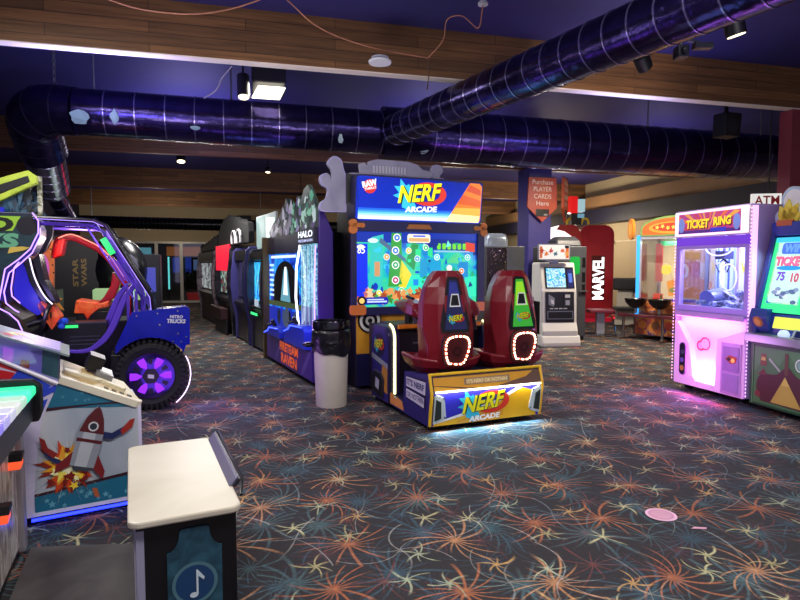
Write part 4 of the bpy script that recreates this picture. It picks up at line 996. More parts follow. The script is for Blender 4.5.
area('toss_lamp', W(.8, .5, 2.05), .8, 45, (1, .9, .7), W(.8, .4, .8), .4)
for (u, v), lb in (((.70, -.25), 'black bowl on the right, in front of the toss game glass'), ((.20, -.25), 'black bowl on the left, at the blue light tube of the toss game')):
    p = W(u, v, .66)
    b = thing('bowl', lb, 'bowl', p, 0, 'black bowls of the toss game')
    MB().lathe([(.05, .0), (.13, .04), (.20, .12), (.225, .2), (.20, .2), (.12, .07), (.0, .05)], (0, 0, 0), D('#101014', .25), n=26).build('bowl_shell', b, smooth=True)
    MB().tube([(0, 0, -.1), (0, 0, .02)], .03, STEEL, n=10).build('stem', b)
    if u > .5: MB().tube([(0, -.05, .18), (0, -.05, .30)], .018, D('#3a5a3a', .4), n=8).build('spout', b)

# ------------------------------------------------------------------ red comic machine with vertical letters
RED2 = patches('deep red gloss', ['#a01826', '#ac1e2e', '#b42434'], .28, 2); RED3 = D('#b52a2c', .3)
t = thing('comic_coin_machine', 'tall red machine with big white vertical letters and a rounded glowing hood', 'arcade machine', (4.92, 15.6, 0), 0)
k = MB(); k.prism(rr(-.08, .84, .12, 2.62, .26, 7), 'y', 0, .9, RED2); k.build('side_cabinet', t, bevel=.015)
k = MB(); F = front(-.004); k.slab(F, rect(.24, .60, .58, 1.80), .01, D('#5a0c14', .3)); k.build('letter_panel', t)
k = MB(); k.text(front(-.012), 'MARVEL', .575, .62, 1.14, .31, E('#ffffff', 1.6), 0, .035, .006, PI/2); k.build('lettering', t)
k = MB()
k.box(.0, .84, .1, .8, .0, .12, E('#d8203a', .35)).box(-.7, 0, .1, .8, 0, .2, D('#3a0d14', .4)); k.build('plinth', t)
k = MB(); hood = [(-1.0, 1.2), (-1.02, 1.6), (-.96, 2.2), (-.8, 2.50), (-.5, 2.62), (.06, 2.62), (.06, 2.5), (-.4, 2.5), (-.62, 2.4), (-.78, 2.1), (-.84, 1.6), (-.84, 1.2)]
k.prism([(-.86, .2), (-.05, .2), (-.05, 2.55), (-.45, 2.55), (-.72, 2.35), (-.86, 2.0)], 'y', .3, .85, RED2); k.build('body', t)
k = MB(); bandp = [(-.62, 2.63), (-.3, 2.63)]+[(-.3+.3*math.sin(math.radians(a)), 2.05+.58*math.cos(math.radians(a))) for a in range(0, 91, 15)]+[(0, 1.6), (-.08, 1.6), (-.12, 2.0), (-.28, 2.3), (-.5, 2.45), (-.72, 2.5)]
k.slab(front(-.02), bandp, .3, RED3); k.build('hood', t, bevel=.02)
k = MB(); k.slab(front(.05), [(-.84, 2.56), (-.6, 2.62), (-.4, 2.5), (-.2, 2.25), (-.1, 1.9), (-.1, 1.5), (-.8, 1.5)], .2, E('#fff4f0', 1.8)); k.build('lit_window', t)
MB().tube([(.86, -.02, 2.1), (.845, -.02, 2.16), (.82, -.02, 2.2)], .01, CHROME, n=6).build('edge_trim', t)
t2 = thing('block_topper', 'red and pale blue block ornament with yellow arms on top of the red machine', 'ornament', (4.72, 15.75, 2.63), 0); t2.scale = (.85, .85, .78)
k = MB().prism([(-.17, .42), (.06, .40), (.06, .96), (-.17, .98)], 'y', -.15, .25, E('#e81a1a', .75)); k.build('red_block', t2, bevel=.01)
MB().box(.07, .30, -.12, .2, .45, .88, E('#b8e0e8', .6)).box(.07, .28, -.12, .2, .24, .38, E('#8ac0d8', .5)).build('pale_block', t2, bevel=.01)
MB().box(-.12, .20, -.1, .2, .0, .40, D('#101418', .4)).build('body', t2, bevel=.01)
for x in (-.12, .34): MB().tube([(x-.11, 0, .02), (x-.11, 0, .12), (x-.06, 0, .2), (x, 0, .22), (x+.06, 0, .2), (x+.11, 0, .12), (x+.11, 0, .02)], .04, D('#e8c82a', .4), n=8).build('arm', t2, smooth=True)
# stool
t = thing('stool', 'low stool with a maroon seat and steel post in front of the red machine', 'stool', (4.42, 12.75, 0), -8)
k = MB(); k.slab(Plane((0, -.28, .58), (1, 0, 0), (0, 1, 0)), rr(-.28, .28, 0, .42, .06), .07, D('#6a2030', .4)); k.build('seat', t, bevel=.015)
MB().box(-.09, .09, -.12, .02, .03, .51, D('#9a9ca4', .35, .6)).build('post', t, bevel=.01)
MB().tube([(-.3, -.3, .025), (.3, -.3, .025)], .022, CHROME, n=8).tube([(0, -.3, .025), (0, .2, .025)], .022, CHROME, n=8).tube([(.27, -.3, .03), (.29, -.2, .22), (.27, -.1, .26), (.1, -.05, .24)], .016, CHROME, n=8).build('base_frame', t, smooth=True)
# small white cabinet behind the bowls
t = thing('pedestal_game', 'small white pedestal game with a black head, behind the left black bowl', 'arcade machine', (5.7, 14.6, 0), -20)
k = MB().prism([(-.25, .02), (.22, .02), (.2, .95), (-.18, .95)], 'y', 0, .4, D('#c9c4b8', .5)); k.build('pedestal', t, bevel=.02)
MB().box(-.3, .28, -.12, .42, .92, 1.22, D('#15151a', .4)).tube([(.18, -.2, .95), (.3, -.1, .85), (.4, 0, .9)], .06, BLACK, n=10).build('head', t, bevel=.03)
MB().box(-.3, .28, -.35, .05, .42, .5, D('#1c1a20', .5)).build('foot_shelf', t, bevel=.02)
t = thing('red_base_game', 'low red lit base standing on the carpet near the cream wall', 'arcade machine', (6.35, 16.2, 0), -15)
MB().box(-.35, .25, 0, .5, .0, .13, D('#c01c2c', .3)).build('base', t, bevel=.02); MB().box(-.33, .23, -.012, .0, .03, .09, E('#ff3040', 1.2)).build('light_strip', t)

# ------------------------------------------------------------------ player card kiosk
t = thing('card_kiosk', 'white player card kiosk with a touch screen and a poster on top', 'kiosk', (2.68, 10.87, 0), 6); KW = D('#d8d6d0', .35, var=.04)
k = MB(); k.prism([(-.04, 0), (-.04, .30), (.03, .46), (.06, 1.05), (.20, 1.59), (.62, 1.60), (.66, .0)], 'x', 0, .70, KW); k.build('shell', t, bevel=.03, seg=3)
k = MB(); k.prism([(-.09, .0), (-.09, .08), (-.04, .22), (.6, .22), (.7, .08), (.7, 0)], 'x', -.02, .74, KW); k.build('foot', t, bevel=.03)
MB().slab(left(-.001), rect(-.5, -.12, .2, .85), .004, BLACK).build('side_panel', t)
PK = tilt((0, .055, 1.06), 0, .14, .54); PLo = tilt((0, .026, .46), 0, .03, .6)
k = MB().slab(PK, rect(.09, .66, .05, .46), .004, D('#15151a', .3)); k.build('screen_bezel', t)
k = MB().slab(tilt((0, .050, 1.06), 0, .14, .54), rect(.12, .49, .07, .44), .004, ESCR('kiosk picture', ['#1a5ad8', '#3ac8e8', '#d8f0f4', '#3a9ae8', '#7ad8a0'], 1.2, 9)); k.build('screen', t)
k = MB().slab(tilt((0, .050, 1.06), 0, .14, .54), rect(.53, .64, .07, .42), .004, D('#232a6a', .3)); k.art(tilt((0, .046, 1.06), 0, .14, .54), rect(.55, .62, .16, .34), E('#5a7ad8', .8), .002); k.build('card_reader', t)
k = MB().slab(tilt((0, .022, .46), 0, .03, .6), rect(.08, .64, .0, .58), .006, D('#17171b', .35)); k.build('control_panel', t)
PC = tilt((0, .014, .46), 0, .03, .6)
k = MB().slab(PC, [(.14, .34), (.24, .30), (.26, .46), (.14, .54)], .02, D('#8d9094', .35, .5)); k.art(PC, [(.19, .36), (.25, .34), (.24, .42), (.18, .44)], D('#d8d8dc', .4), .002); k.build('card_dispenser', t)
k = MB().slab(PC, rect(.44, .58, .30, .55), .02, D('#2c2d33', .35)); k.art(PC, rect(.47, .55, .33, .42), D('#b0b4bc', .3, .5), .002); k.art(PC, rect(.46, .56, .47, .53), D('#c8c8cc', .4), .002); k.build('bill_reader', t)
k = MB()
for i in range(4): k.art(PC, rect(.16+.09*i, .23+.09*i, .255, .275), D('#b9bcc2', .4), .001)
k.slab(PC, rect(.11, .62, .06, .22), .004, D('#7a7d84', .3, .6)); k.art(PC, rect(.13, .60, .08, .20), D('#050506', .4), .002); k.build('tray', t)
k = MB(); PP = front(.12); k.slab(PP, rr(-.05, .58, 1.64, 1.95, .02), .05, D('#8a8a90', .3, .4)); k.build('poster_frame', t)
k = MB(); PP = front(.117); k.slab(PP, rect(-.03, .56, 1.66, 1.93), .002, E('#f4efe6', .75))
for i, c in enumerate(('#c84a2a', '#e8843a', '#c83a3a', '#3a6a8a', '#d8602a', '#e0a04a')):
    k.art(PP, star(.02+.09*i+(.04 if i > 3 else 0), 1.79+.03*(-1)**i, .055, .5, 6, i*.7, .6, i), D(c, .5), .003)
k.art(PP, rect(-.02, .03, 1.68, 1.90), D('#e07a3a', .5), .002); k.art(PP, rect(.49, .55, 1.68, 1.90), D('#d8622a', .5), .002); k.art(PP, rect(.47, .55, 1.87, 1.92), BLACK, .004)
k.build('poster', t)
MB().box(.2, .36, .14, .22, 1.58, 1.66, STEEL).build('poster_stand', t)
# dark grey cabinets
def tall_cab(loc, yaw, label, wd, h_, dp):
    t = thing('ticket_station', label, 'ticket machine', loc, yaw)
    MB().box(0, wd, 0, dp, .08, h_, D('#4a4d52', .4, .3)).box(.02, wd-.02, .02, dp-.02, 0, .08, BLACK).build('body', t, bevel=.012)
    return t
t = tall_cab((2.95, 11.75, 0), 8, 'dark grey steel ticket station with a green glow behind the white kiosk', .88, 1.93, .7)
k = MB().prism([(.05, .0), (.12, .22), (.45, .26), (.52, .0)], 'x', .05, .55, D('#2c2d33', .4)); k.T = Matrix.Translation((0, 0, 1.93)); k2 = MB()
k2.loft([[(x+.22, y, z) for x, y, z in g_] for g_ in ([(.05, .08, 1.93), (.6, .08, 1.93), (.6, .6, 1.93), (.05, .6, 1.93)], [(.06, .12, 2.05), (.58, .12, 2.05), (.58, .58, 2.05), (.06, .58, 2.05)], [(.14, .2, 2.14), (.5, .2, 2.14), (.5, .52, 2.14), (.14, .52, 2.14)])], D('#3a3c42', .4)).build('hood', t, bevel=.03)
MB().slab(front(-.004), rr(.52, .74, 1.36, 1.72, .05), .006, E('#1fb84a', .5)).build('green_lamp', t)
k = MB(); 
for z in (1.5, 1.2, .95): k.slab(front(-.004), rect(.79, .86, z, z+.2), .006, BLACK)
k.slab(front(-.05), rect(.72, .90, 1.0, 1.03), .06, STEEL); k.build('slots', t)
t = tall_cab((1.72, 11.7, 0), 10, 'dark grey ticket station with a glittering front and clear hood, behind the right red seat', .84, 1.93, .7)
k = MB().slab(front(-.004), rect(.04, .46, .3, 1.9), .006, patches('glittering coins', ['#0f0d0c', '#241c16', '#141110', '#2c2218', '#1a1614', '#8a6a4a', '#e8dcd0'], .25, 34, 2, 0, .6, .3, .74)); k.build('display_window', t)
k = MB(); secs = []
for z, a in ((1.93, 1.0), (2.08, .98), (2.17, .85), (2.2, .6)): secs.append([(.30+(x-.30)*a, .3+(y-.3)*a, z) for x, y in rr(.06, .54, .08, .5, .1, 4)])
k.loft(secs, D('#8d98a6', .2, .4)).build('hood', t, smooth=True, angle=50)
k = MB(); k.box(-.1, .95, -.5, -.2, .86, .92, D('#8a8d94', .3, .7)); k.build('ledge', t)

# player card signs on the column
def banner(loc, yaw, label, dark):
    t = thing('hanging_sign', label, 'sign', loc, yaw)
    O = patches('orange fading banner', ['#a8362e', '#b8482e', '#c0602c'], .45, 1.2) if not dark else D('#a84a30', .45)
    k = MB(); F = front(0); pts = [(-.36, .32), (-.33, .97), (.33, .97), (.36, .32), (0, .0)] if not dark else [(-.3, .3), (-.3, .97), (.3, .97), (.3, .3), (0, .0)]
    k.slab(F, pts, .05, O)
    for s_, z, w_, h_ in (('Purchase', .82, .50, .10), ('PLAYER', .67, .44, .10), ('CARDS', .51, .42, .10), ('Here', .36, .30, .10)): k.text(F, s_, -w_/2, z, w_, h_, D('#e8dcd0', .5), 0, .0, .004)
    k.slab(F, rect(-.16, .16, .12, .28), -.006, BLACK); k.art(F, rect(.03, .12, .14, .18), D('#8a8a8a', .4), .009)
    k.build('sign_panel', t)
    MB().box(-.3, .3, .01, .04, .97, 1.0, D('#2b2a5a', .5)).build('bracket', t)
    return t
p = room(6.29, 11.66); banner((p[0], p[1], 2.5), YW, 'orange pentagon sign with white words on the front of the purple column', False)
p = room(6.90, 11.72); banner((p[0], p[1], 2.5), 65, 'orange pentagon sign seen edge on, on the right side of the purple column', True)

# ------------------------------------------------------------------ the row of games along the left aisle
RO = Vector((-2.05, 9.17, 0)); RY = -63.7
rex = Vector((math.cos(math.radians(RY)), math.sin(math.radians(RY)), 0)); rey = Vector((-rex.y, rex.x, 0))
def rowpt(u, v=0, z=0): p = RO+rex*u+rey*v; return (p.x, p.y, z)
# big sci-fi theatre game
t = thing('space_theatre_game', 'large purple and blue space shooting game with glowing screens behind the trash can', 'arcade machine', rowpt(0), RY)
PU = D('#3b2380', .35); PUD = D('#2a1a5e', .35)
k = MB(); base_ = [(-.3, 0), (2.13, 0), (2.13, .22), (1.35, 1.0), (-.3, 1.0)]
k.prism([(x, y) for x, y in base_], 'z', .05, .46, PU)
F = front(-.003)
k.art(F, [(-.28, .07), (2.11, .07), (2.11, .44), (-.28, .44)], D('#4a2a94', .35), .001)
for i, (x0, x1) in enumerate(((.2, .5), (.95, 1.15), (1.6, 1.9))): k.art(F, [(x0, .08), (x0+.12, .08), (x1+.2, .43), (x1+.08, .43)], D('#6a50b0', .35), .003)
k.art(F, [(1.3, .08), (1.5, .08), (1.2, .3), (1.1, .3)], D('#2a1a60', .35), .004)
k.build('base', t, bevel=.012)
k = MB(); F = front(-.006); OR = E('#f0622a', .6)
k.text(F, 'FIRETEAM', .55, .28, .95, .13, OR, .0, .03, .004, -.0); k.text(F, 'RAVEN', .62, .10, .82, .15, OR, .0, .03, .004, 0)
k.build('base_lettering', t)
BLU = D('#2438c8', .3)
for x0, x1, h_ in ((-.2, .75, .60), (1.0, 2.0, .74)):
    k = MB(); k.prism([(x0, .46), (x0+.05, h_-.1), (x0+.25, h_-.06), (x0+.35, h_), (x1-.1, h_+.02), (x1, h_-.05), (x1, .46)], 'y', -.07, .06, BLU)
    k.tube([(x0+.02, -.075, h_-.13), (x0+.25, -.075, h_-.08), (x0+.35, -.075, h_-.02), (x1-.1, -.075, h_)], .010, E('#3a50ff', 3.), n=6)
    k.build('control_pod', t, bevel=.01)
    g = MB()
    for gx in (x0+.45,): g.tube([(gx, .0, h_), (gx, -.05, h_+.10)], .03, D('#16161c', .4), n=8).tube([(gx, -.02, h_+.05), (gx, -.12, h_+.03)], .02, D('#16161c', .4), n=8)
    g.build('gun_handle', t)
k = MB(); k.prism([(-.5, .10), (2.13, .10), (2.13, .27), (1.35, 1.0), (-.5, 1.0)], 'z', .46, 1.98, D('#0f0f1a', .4)); k.box(-.5, -.42, -.02, .6, .0, 2.0, D('#6a5a3a', .25, .5)); k.build('cabinet', t)
# near end panel
k = MB(); k.prism([(.07, .46), (.06, 1.2), (.08, 2.0), (.09, 2.28), (.13, 2.27), (.27, 1.96), (.27, .46)], 'x', 2.14, 2.18, PU); k.build('end_panel', t, bevel=.01)
# screens
k = MB(); F = front(.08)
k.slab(F, rect(-.42, 1.42, .55, 1.76), .02, ESCR('blue scene', ['#0a1a6a', '#1238b8', '#1a6ae0', '#2aa8f0', '#1030a0'], 1.1, 2.2))
def G(pts, c, s=1., l=.003): k.art(F, pts, E(c, s), l)
G([(-.15, .98)]+[(.58+.73*math.cos(math.radians(a)), 1.15+.46*math.sin(math.radians(a))) for a in range(180, -1, -15)]+[(1.31, .98)], '#05070d', .5, .004)
G([(.30, 1.0), (.86, 1.0), (.72, 1.48), (.5, 1.48)], '#6aa8b8', .8, .006); G([(.48, 1.1), (.72, 1.1), (.66, 1.52), (.56, 1.52)], '#e8fbff', 1.3, .007)
G([(-.42, .90), (1.42, .92), (1.42, 1.0), (-.42, .98)], '#4a5a3a', .7, .008); G(rect(-.42, 1.42, .55, .88), '#1c30b0', .8, .005)
for i in range(4): G(circ(.2+.3*i, .75, .1, 8, .13), ['#20283a', '#4a5a7a', '#101420', '#3a4a6a'][i], .6, .008)
G([(.55, .62), (.8, .62), (.78, .86), (.72, .93), (.62, .93), (.57, .86)], '#4a5468', .7, .010)
for i in range(7): G(rect(-.36, -.1, 1.05+.08*i, 1.085+.08*i), '#c8f0ff', 1., .006)
k.build('screen', t)
k = MB(); k.slab(front(.06), rect(-.5, 1.44, 1.72, 1.99), .03, D('#14163c', .35)); k.slab(front(.058), rect(-.2, 1.2, 1.655, 1.695), .006, E('#d8ecff', 1.1)); k.build('header', t)
k = MB(); F = front(.06)
k.slab(F, rect(1.46, 2.12, .66, 1.82), .02, ESCR('code stripes', ['#0e1f4a', '#2a5a8a', '#8ac8d8', '#1a3a6a', '#c8f4f8'], 1.1, 14, 2, .2))
for i in range(11): k.art(F, rect(1.48+.058*i, 1.495+.058*i, .7+.05*(i % 3), 1.8), E(['#9ae0e8', '#3a78b8', '#d0f4ff'][i % 3], .9), .003)
k.art(F, rect(1.46, 2.12, .66, 1.0), E('#5a3a9a', .5), .002)
k.build('screen', t)
MB().tube([(1.42, .06, 1.82), (1.44, -.0, 1.5), (1.44, -.01, 1.1), (1.42, .04, .62)], .014, E('#e8f0ff', 4), n=6).build('light_strip', t)
MB().tube([(2.13, .05, 1.80), (2.135, .03, 1.3), (2.135, .03, .8)], .010, E('#a88aff', 2.4), n=6).build('light_strip', t)
k = MB(); F = front(.03); k.slab(F, rect(1.42, 2.14, 1.82, 2.02), .2, D('#191838', .35)); k.text(F, 'HALO', 1.46, 1.91, .62, .085, E('#e8f0ff', 1.6), 0, .02, .004); k.text(F, 'FIRETEAM RAVEN', 1.46, 1.85, .62, .035, E('#c8d0ff', 1.2), 0, .01, .004); k.build('name_sign', t)
# topper: jagged colour shards on a cut-out board
k = MB(); F = front(.12); q = random.Random(11)
ol = [(-.5, 1.99), (-.55, 2.1), (-.3, 2.22), (0, 2.3), (.15, 2.22), (.35, 2.36), (.5, 2.55), (.68, 2.42), (.8, 2.3), (1.0, 2.35), (1.15, 2.52), (1.3, 2.45), (1.42, 2.58), (1.6, 2.62), (1.75, 2.5), (1.9, 2.35), (2.1, 2.2), (2.1, 1.99)]
k.slab(F, ol, .06, D('#4a5a58', .5))
for i in range(70):
    x = -.45+2.45*i/70+.06*q.random(); top = max(z for (a, z), (b, z2) in zip(ol, ol[1:]) if a <= x+.3 and b >= x-.3)-.06
    z = 2.03+max(.02, (min(top, 2.5)-2.08))*q.random()
    c = q.choice(['#8fd8b8', '#3a8a78', '#b8e8d8', '#5a4a8a', '#8a7ab8', '#2a3a3a', '#d8f0f0', '#47b090'] if x > .9 else ['#6a6a88', '#3a3a50', '#a89ac8', '#c8c8d8', '#5a4a70'])
    k.art(F, star(x, z, .05+.06*q.random(), .6, 4, q.random()*3, .8, i), E(c, .45), .004+.0006*i)
k.build('topper_board', t)
point('theatre_spill', rowpt(1.0, -.5, 1.3), 9, (.35, .45, 1), .3)
point('theatre_spill', rowpt(2.25, -.15, .9), 4, (.6, .3, 1), .15)

def upright(name, label, u0, u1, hgt, body, end, scr, deck='#1b1b20', marq=None, dp=.95, glow=None):
    t = thing(name, label, 'arcade machine', rowpt(u0), RY); w_ = u1-u0
    pr = [(.07, 0), (.06, .45), (.0, .75), (-.03, 1.05), (-.02, 1.4), (.02, 1.7), (.03, hgt-.08), (.1, hgt), (dp, hgt), (dp, 0)]
    for x in (0, w_-.05): MB().prism(pr, 'x', x, x+.05, end).build('side_panel', t, bevel=.01)
    k = MB().box(.05, w_-.05, .30, dp-.02, .04, hgt-.03, body).box(.05, w_-.05, .10, .32, .04, .7, body); k.build('body', t)
    k = MB().prism([(.10, .66), (.03, .76), (.03, .80), (.2, .88), (.30, .66)], 'x', .05, w_-.05, D(deck, .3)); k.build('control_deck', t)
    k = MB(); k.slab(front(.12), rect(.06, w_-.06, .9, 1.6), .01, scr); k.box(.05, w_-.05, .13, .35, .7, 1.9 if hgt > 1.9 else hgt-.05, body); k.build('screen', t)
    k = MB().prism([(.28, 1.60), (.05, 1.64), (.05, hgt-.06), (.28, hgt-.04)], 'x', .05, w_-.05, marq or body); k.build('marquee', t)
    MB().tube([(w_, .055, .02), (w_, .05, .45), (w_, -.01, .75), (w_, -.04, 1.05), (w_, -.03, 1.4), (w_, .01, 1.7), (w_, .02, hgt-.08)], .012, glow or CHROME, n=6).build('edge_trim', t, smooth=True)
    return t
t = upright('laser_game', 'dark game with a bright blue diagonal striped screen next to the space game', -1.80, -.62, 1.84, D('#24262c', .3), patches('mirror grey', ['#2a2c34', '#4a4c58', '#3a3440'], .2, 3, metal=.5), ESCR('blue streak scene', ['#0a1a5a', '#1a50d8', '#3ac8f8', '#0a2a8a', '#b8f4ff'], 1.2, 2.5), marq=D('#0d0e14', .3))
k = MB(); F = front(.118)
for i in range(4): k.art(F, [(.15+.2*i, 1.0), (.2+.2*i, 1.0), (.5+.2*i, 1.56), (.42+.2*i, 1.56)], E('#58c8f8', 1.), .004)
for i in range(9): k.art(F, rect(.90, 1.02, 1.02+.055*i, 1.055+.055*i), E('#8ae4ff', 1.1), .006)
k.slab(front(-.01), rect(.3, .8, .66, .70), .01, E('#3ae87a', 1.6)); k.slab(front(.05), rect(.35, .6, .8, .93), .02, E('#c8d8e8', .6))
k.build('screen_streaks', t)
k = MB(); k.slab(front(.25), rect(-.3, 1.17, 1.86, 2.46), .04, D('#cfe0dc', .5)); k.slab(front(.245), rect(-.28, .4, 1.88, 2.44), .004, E('#a8c8c4', .55)); k.slab(front(.245), [(.5, 1.98), (1.12, 2.02), (1.12, 2.36), (.5, 2.40)], .004, E('#e4f8f4', .9)); k.build('topper_board', t)
t = upright('gun_game', 'narrow purple sided game with a white notice, left of the blue striped game', -3.4, -2.05, 1.90, D('#16161c', .3), D('#3d3a78', .35, var=.3, scale=2), ESCR('dim scene', ['#0a0a12', '#1a1a28', '#4a3a5a'], .6, 4), marq=D('#0d0d12', .3))
k = MB(); R_ = right(1.352, 0, 0)
k.slab(R_, rect(.14, .42, .72, 1.02), .002, D('#e4e2ea', .6)); k.slab(R_, rect(.16, .34, .52, .68), .002, D('#d8d6e0', .6))
k.text(R_, 'MO', .3, 1.72, .36, .10, D('#cfcfe4', .5), 0, .03, .004); k.slab(R_, rect(.34, .64, 1.64, 1.665), .002, D('#b8b8d0', .5))
for i in range(5): k.art(R_, [(.35+.05*i, 1.2+.08*i), (.40+.05*i, 1.18+.08*i), (.5+.04*i, 1.4+.06*i)], D('#8a88b8', .4), .003)
k.build('side_notice', t)
t = upright('red_sign_game', 'dark game with a glowing red sign and a black dragon shaped topper', -5.6, -3.7, 1.98, D('#1a1518', .35), patches('mirror dark', ['#121216', '#26262e', '#4a4650'], .2, 2, metal=.4), ESCR('red scene', ['#0a0a10', '#8a1a28', '#1a1a20', '#3a8a78', '#d8d0c8', '#200a10'], .8, 4))
k = MB(); k.slab(front(.015), rect(.05, 1.85, 1.42, 2.0), .03, E('#e81a3a', 1.1)); k.build('red_sign', t)
k = MB(); q = random.Random(2)
ol = [(-.2, 1.98)]+[(-.2+.09*i, 2.25+.32*math.sin(min(1, i/12)*PI/2)-.014*max(0, i-18)+.07*(i % 2)+.05*q.random()) for i in range(40)]+[(3.4, 2.2), (3.4, 1.98)]
k.slab(front(.12), ol, .12, D('#0a090a', .9)); k.build('topper', t, bevel=.02)
k = MB()
for x in (2.2, 2.75): k.tube([(x-.2, .05, 2.0), (x-.2, .05, 2.1)]+[(x+.2*math.cos(a), .05, 2.14+.12*math.sin(a)) for a in [PI-PI*i/6 for i in range(7)]]+[(x+.2, .05, 2.0)], .025, D('#c8c4c8', .35), n=8)
k.build('headset_rack', t)
MB().box(.2, 1.7, -.16, -.0, .34, .60, D('#2a1418', .4)).box(.2, 1.7, -.05, -.0, .0, .34, D('#17141a', .4)).build('seat', t, bevel=.02)
t = upright('curtain_game', 'brown mottled game at the far end of the row nearest the glass doors', -9.0, -6.0, 1.95, D('#2a2024', .4), patches('brown mottle', ['#2a2026', '#5a4a52', '#7a6a72', '#1a1418'], .35, 4), ESCR('far scene', ['#0a0a10', '#3a3a48', '#c8d0d0', '#1a1418'], .7, 5))
k = MB(); q = random.Random(6); ol = [(-.1, 1.93)]+[(-.1+.1*i, 2.0+.26*i/31+.05*(i % 2)+.05*q.random()) for i in range(32)]+[(3.05, 1.93)]
k.slab(front(.12), ol, .12, D('#0a090a', .9)); k.build('topper', t, bevel=.02)
# small box on the back wall above the row
p = room(-.2, 25.1, 3.3)
tag_ = thing('wall_box', 'small black box high on the cream wall above the row of games', 'box', p, YW)
MB().box(-.3, .3, -.25, .05, -.28, .28, D('#131216', .5)).build('box_body', tag_, bevel=.02); MB().slab(front(-.255), rect(-.18, .18, -.18, .18), .01, D('#2d2a3a', .2)).build('box_face', tag_)

# things seen through the glass doors
p = room(-3.0, 27.2)
t = thing('lit_board', 'orange lit menu board beyond the glass doors', 'sign', (p[0], p[1], 1.95), YW)
MB().slab(front(0), rect(-.5, .9, 0, .4), .08, E('#c8702a', .7)).build('board_face', t); MB().box(.15, .25, .08, .14, -1.95, .2, STEEL).build('post', t)
p = room(-3.35, 26.6)
t = thing('neon_tube', 'upright turquoise light tube beyond the glass doors', 'lamp', (p[0], p[1], 0), YW)
MB().tube([(0, 0, .5), (0, 0, 1.9)], .035, E('#7af0e8', 2.2), n=8).build('tube', t); MB().box(-.08, .08, -.08, .08, 0, .5, BLACK).build('stand', t)
p = room(-2.9, 28.4)
t = thing('lit_window_box', 'blue and violet lit panel beyond the glass doors', 'sign', (p[0], p[1], 1.2), YW)
MB().slab(front(0), rect(-.5, .3, 0, .7), .06, E('#3a50c8', .7)).slab(front(-.01), rect(.4, .8, .1, .6), .06, E('#8aa0d8', .5)).build('panel', t); MB().box(-.1, .0, .06, .12, -1.2, .3, STEEL).build('post', t)
p = room(-4.35, 27.0)
t = thing('lit_board', 'pale cyan lit board beyond the leftmost glass door', 'sign', (p[0], p[1], 1.9), YW)
MB().slab(front(0), rect(-.4, .25, 0, .4), .06, E('#8ad8e8', .8)).build('board_face', t); MB().box(-.1, .0, .06, .12, -1.9, .2, STEEL).build('post', t)
p = room(-2.3, 26.3)
t = thing('potted_shrub', 'dark green shrub in a red pot beyond the glass doors', 'plant', (p[0], p[1], 0), YW)
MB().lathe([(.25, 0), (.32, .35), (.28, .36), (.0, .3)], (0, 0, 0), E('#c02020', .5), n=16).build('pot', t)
lf = MB(); q = random.Random(4); GRNL = patches('leaf green', ['#1a3a18', '#2f5a26', '#4a6a30'], .6, 6)
for i in range(220):
    a, r, z = q.random()*6.28, .55*math.sqrt(q.random()), .4+.9*q.random()
    x, y = r*math.cos(a), r*math.sin(a)*.7; d = Vector((q.random()-.5, q.random()-.5, q.random()-.2)).normalized()*.14; s_ = d.cross(Vector((.3, .5, .8))).normalized()*.04
    c = Vector((x, y, z)); lf.add([c, c+d*.5+s_, c+d, c+d*.5-s_], [(0, 1, 2, 3)], GRNL)
lf.build('leaves', t)
area('beyond_lamp', room(-2.5, 27.5, 4.0), 1.5, 30, (1, .8, .6), room(-2.5, 28, 0))

# ------------------------------------------------------------------ truck driving game on the left
o_, y_ = (-2.66, 6.06, 0), 23
t = thing('truck_driving_game', 'driving game shaped as a blue open truck with violet roll cage and neon screen pod', 'arcade machine', o_, y_); W = world(o_, y_)
BLUE_P = patches('glossy blue fender', ['#04118a', '#0717a2', '#0b1fb4'], .18, 2); VIO = D('#6a4ad0', .25, .35, var=.1)
# wheel
k = MB(); TR = D('#131316', .75, bump=.4)
k.T = Matrix.Translation((.02, 0, .375)) @ Matrix.Rotation(PI/2, 4, 'X')
k.lathe([(.235, -.24), (.30, -.25), (.345, -.24), (.365, -.2), (.365, -.05), (.345, -.01), (.30, .005), (.24, -.01), (.225, -.05), (.225, -.2)], (0, 0, 0), TR, n=48)
for i in range(40):
    a = 2*PI*i/40; c_, s__ = math.cos(a), math.sin(a)
    for z0, z1, off in ((-.09, .0, 0), (-.24, -.13, PI/40)):
        b_ = a+off; vs = []
        for r in (.355, .385):
            for da in (-.045, .045):
                for z in (z0, z1): vs.append((r*math.cos(b_+da), r*math.sin(b_+da), z))
        k.add(vs, [(0, 1, 3, 2), (4, 6, 7, 5), (0, 4, 5, 1), (2, 3, 7, 6), (0, 2, 6, 4), (1, 5, 7, 3)], TR)
    vs = [(r*math.cos(a+da), r*math.sin(a+da), z) for r, z in ((.30, .006), (.35, -.002)) for da in (-.04, .04)]
    vs += [(x, y, z+.014) for x, y, z in vs]
    k.add(vs, [(4, 5, 7, 6), (0, 1, 5, 4), (2, 6, 7, 3), (0, 4, 6, 2), (1, 3, 7, 5)], TR)
wh = k.build('wheel', t)
k = MB(); PL_ = Plane((.02, -.0, .375), (1, 0, 0), (0, 0, 1)); RIM = D('#5a48a8', .12, .95)
k.ring(PL_, circ(0, 0, .235, 40), circ(0, 0, .205, 40), RIM, .012); k.T = None
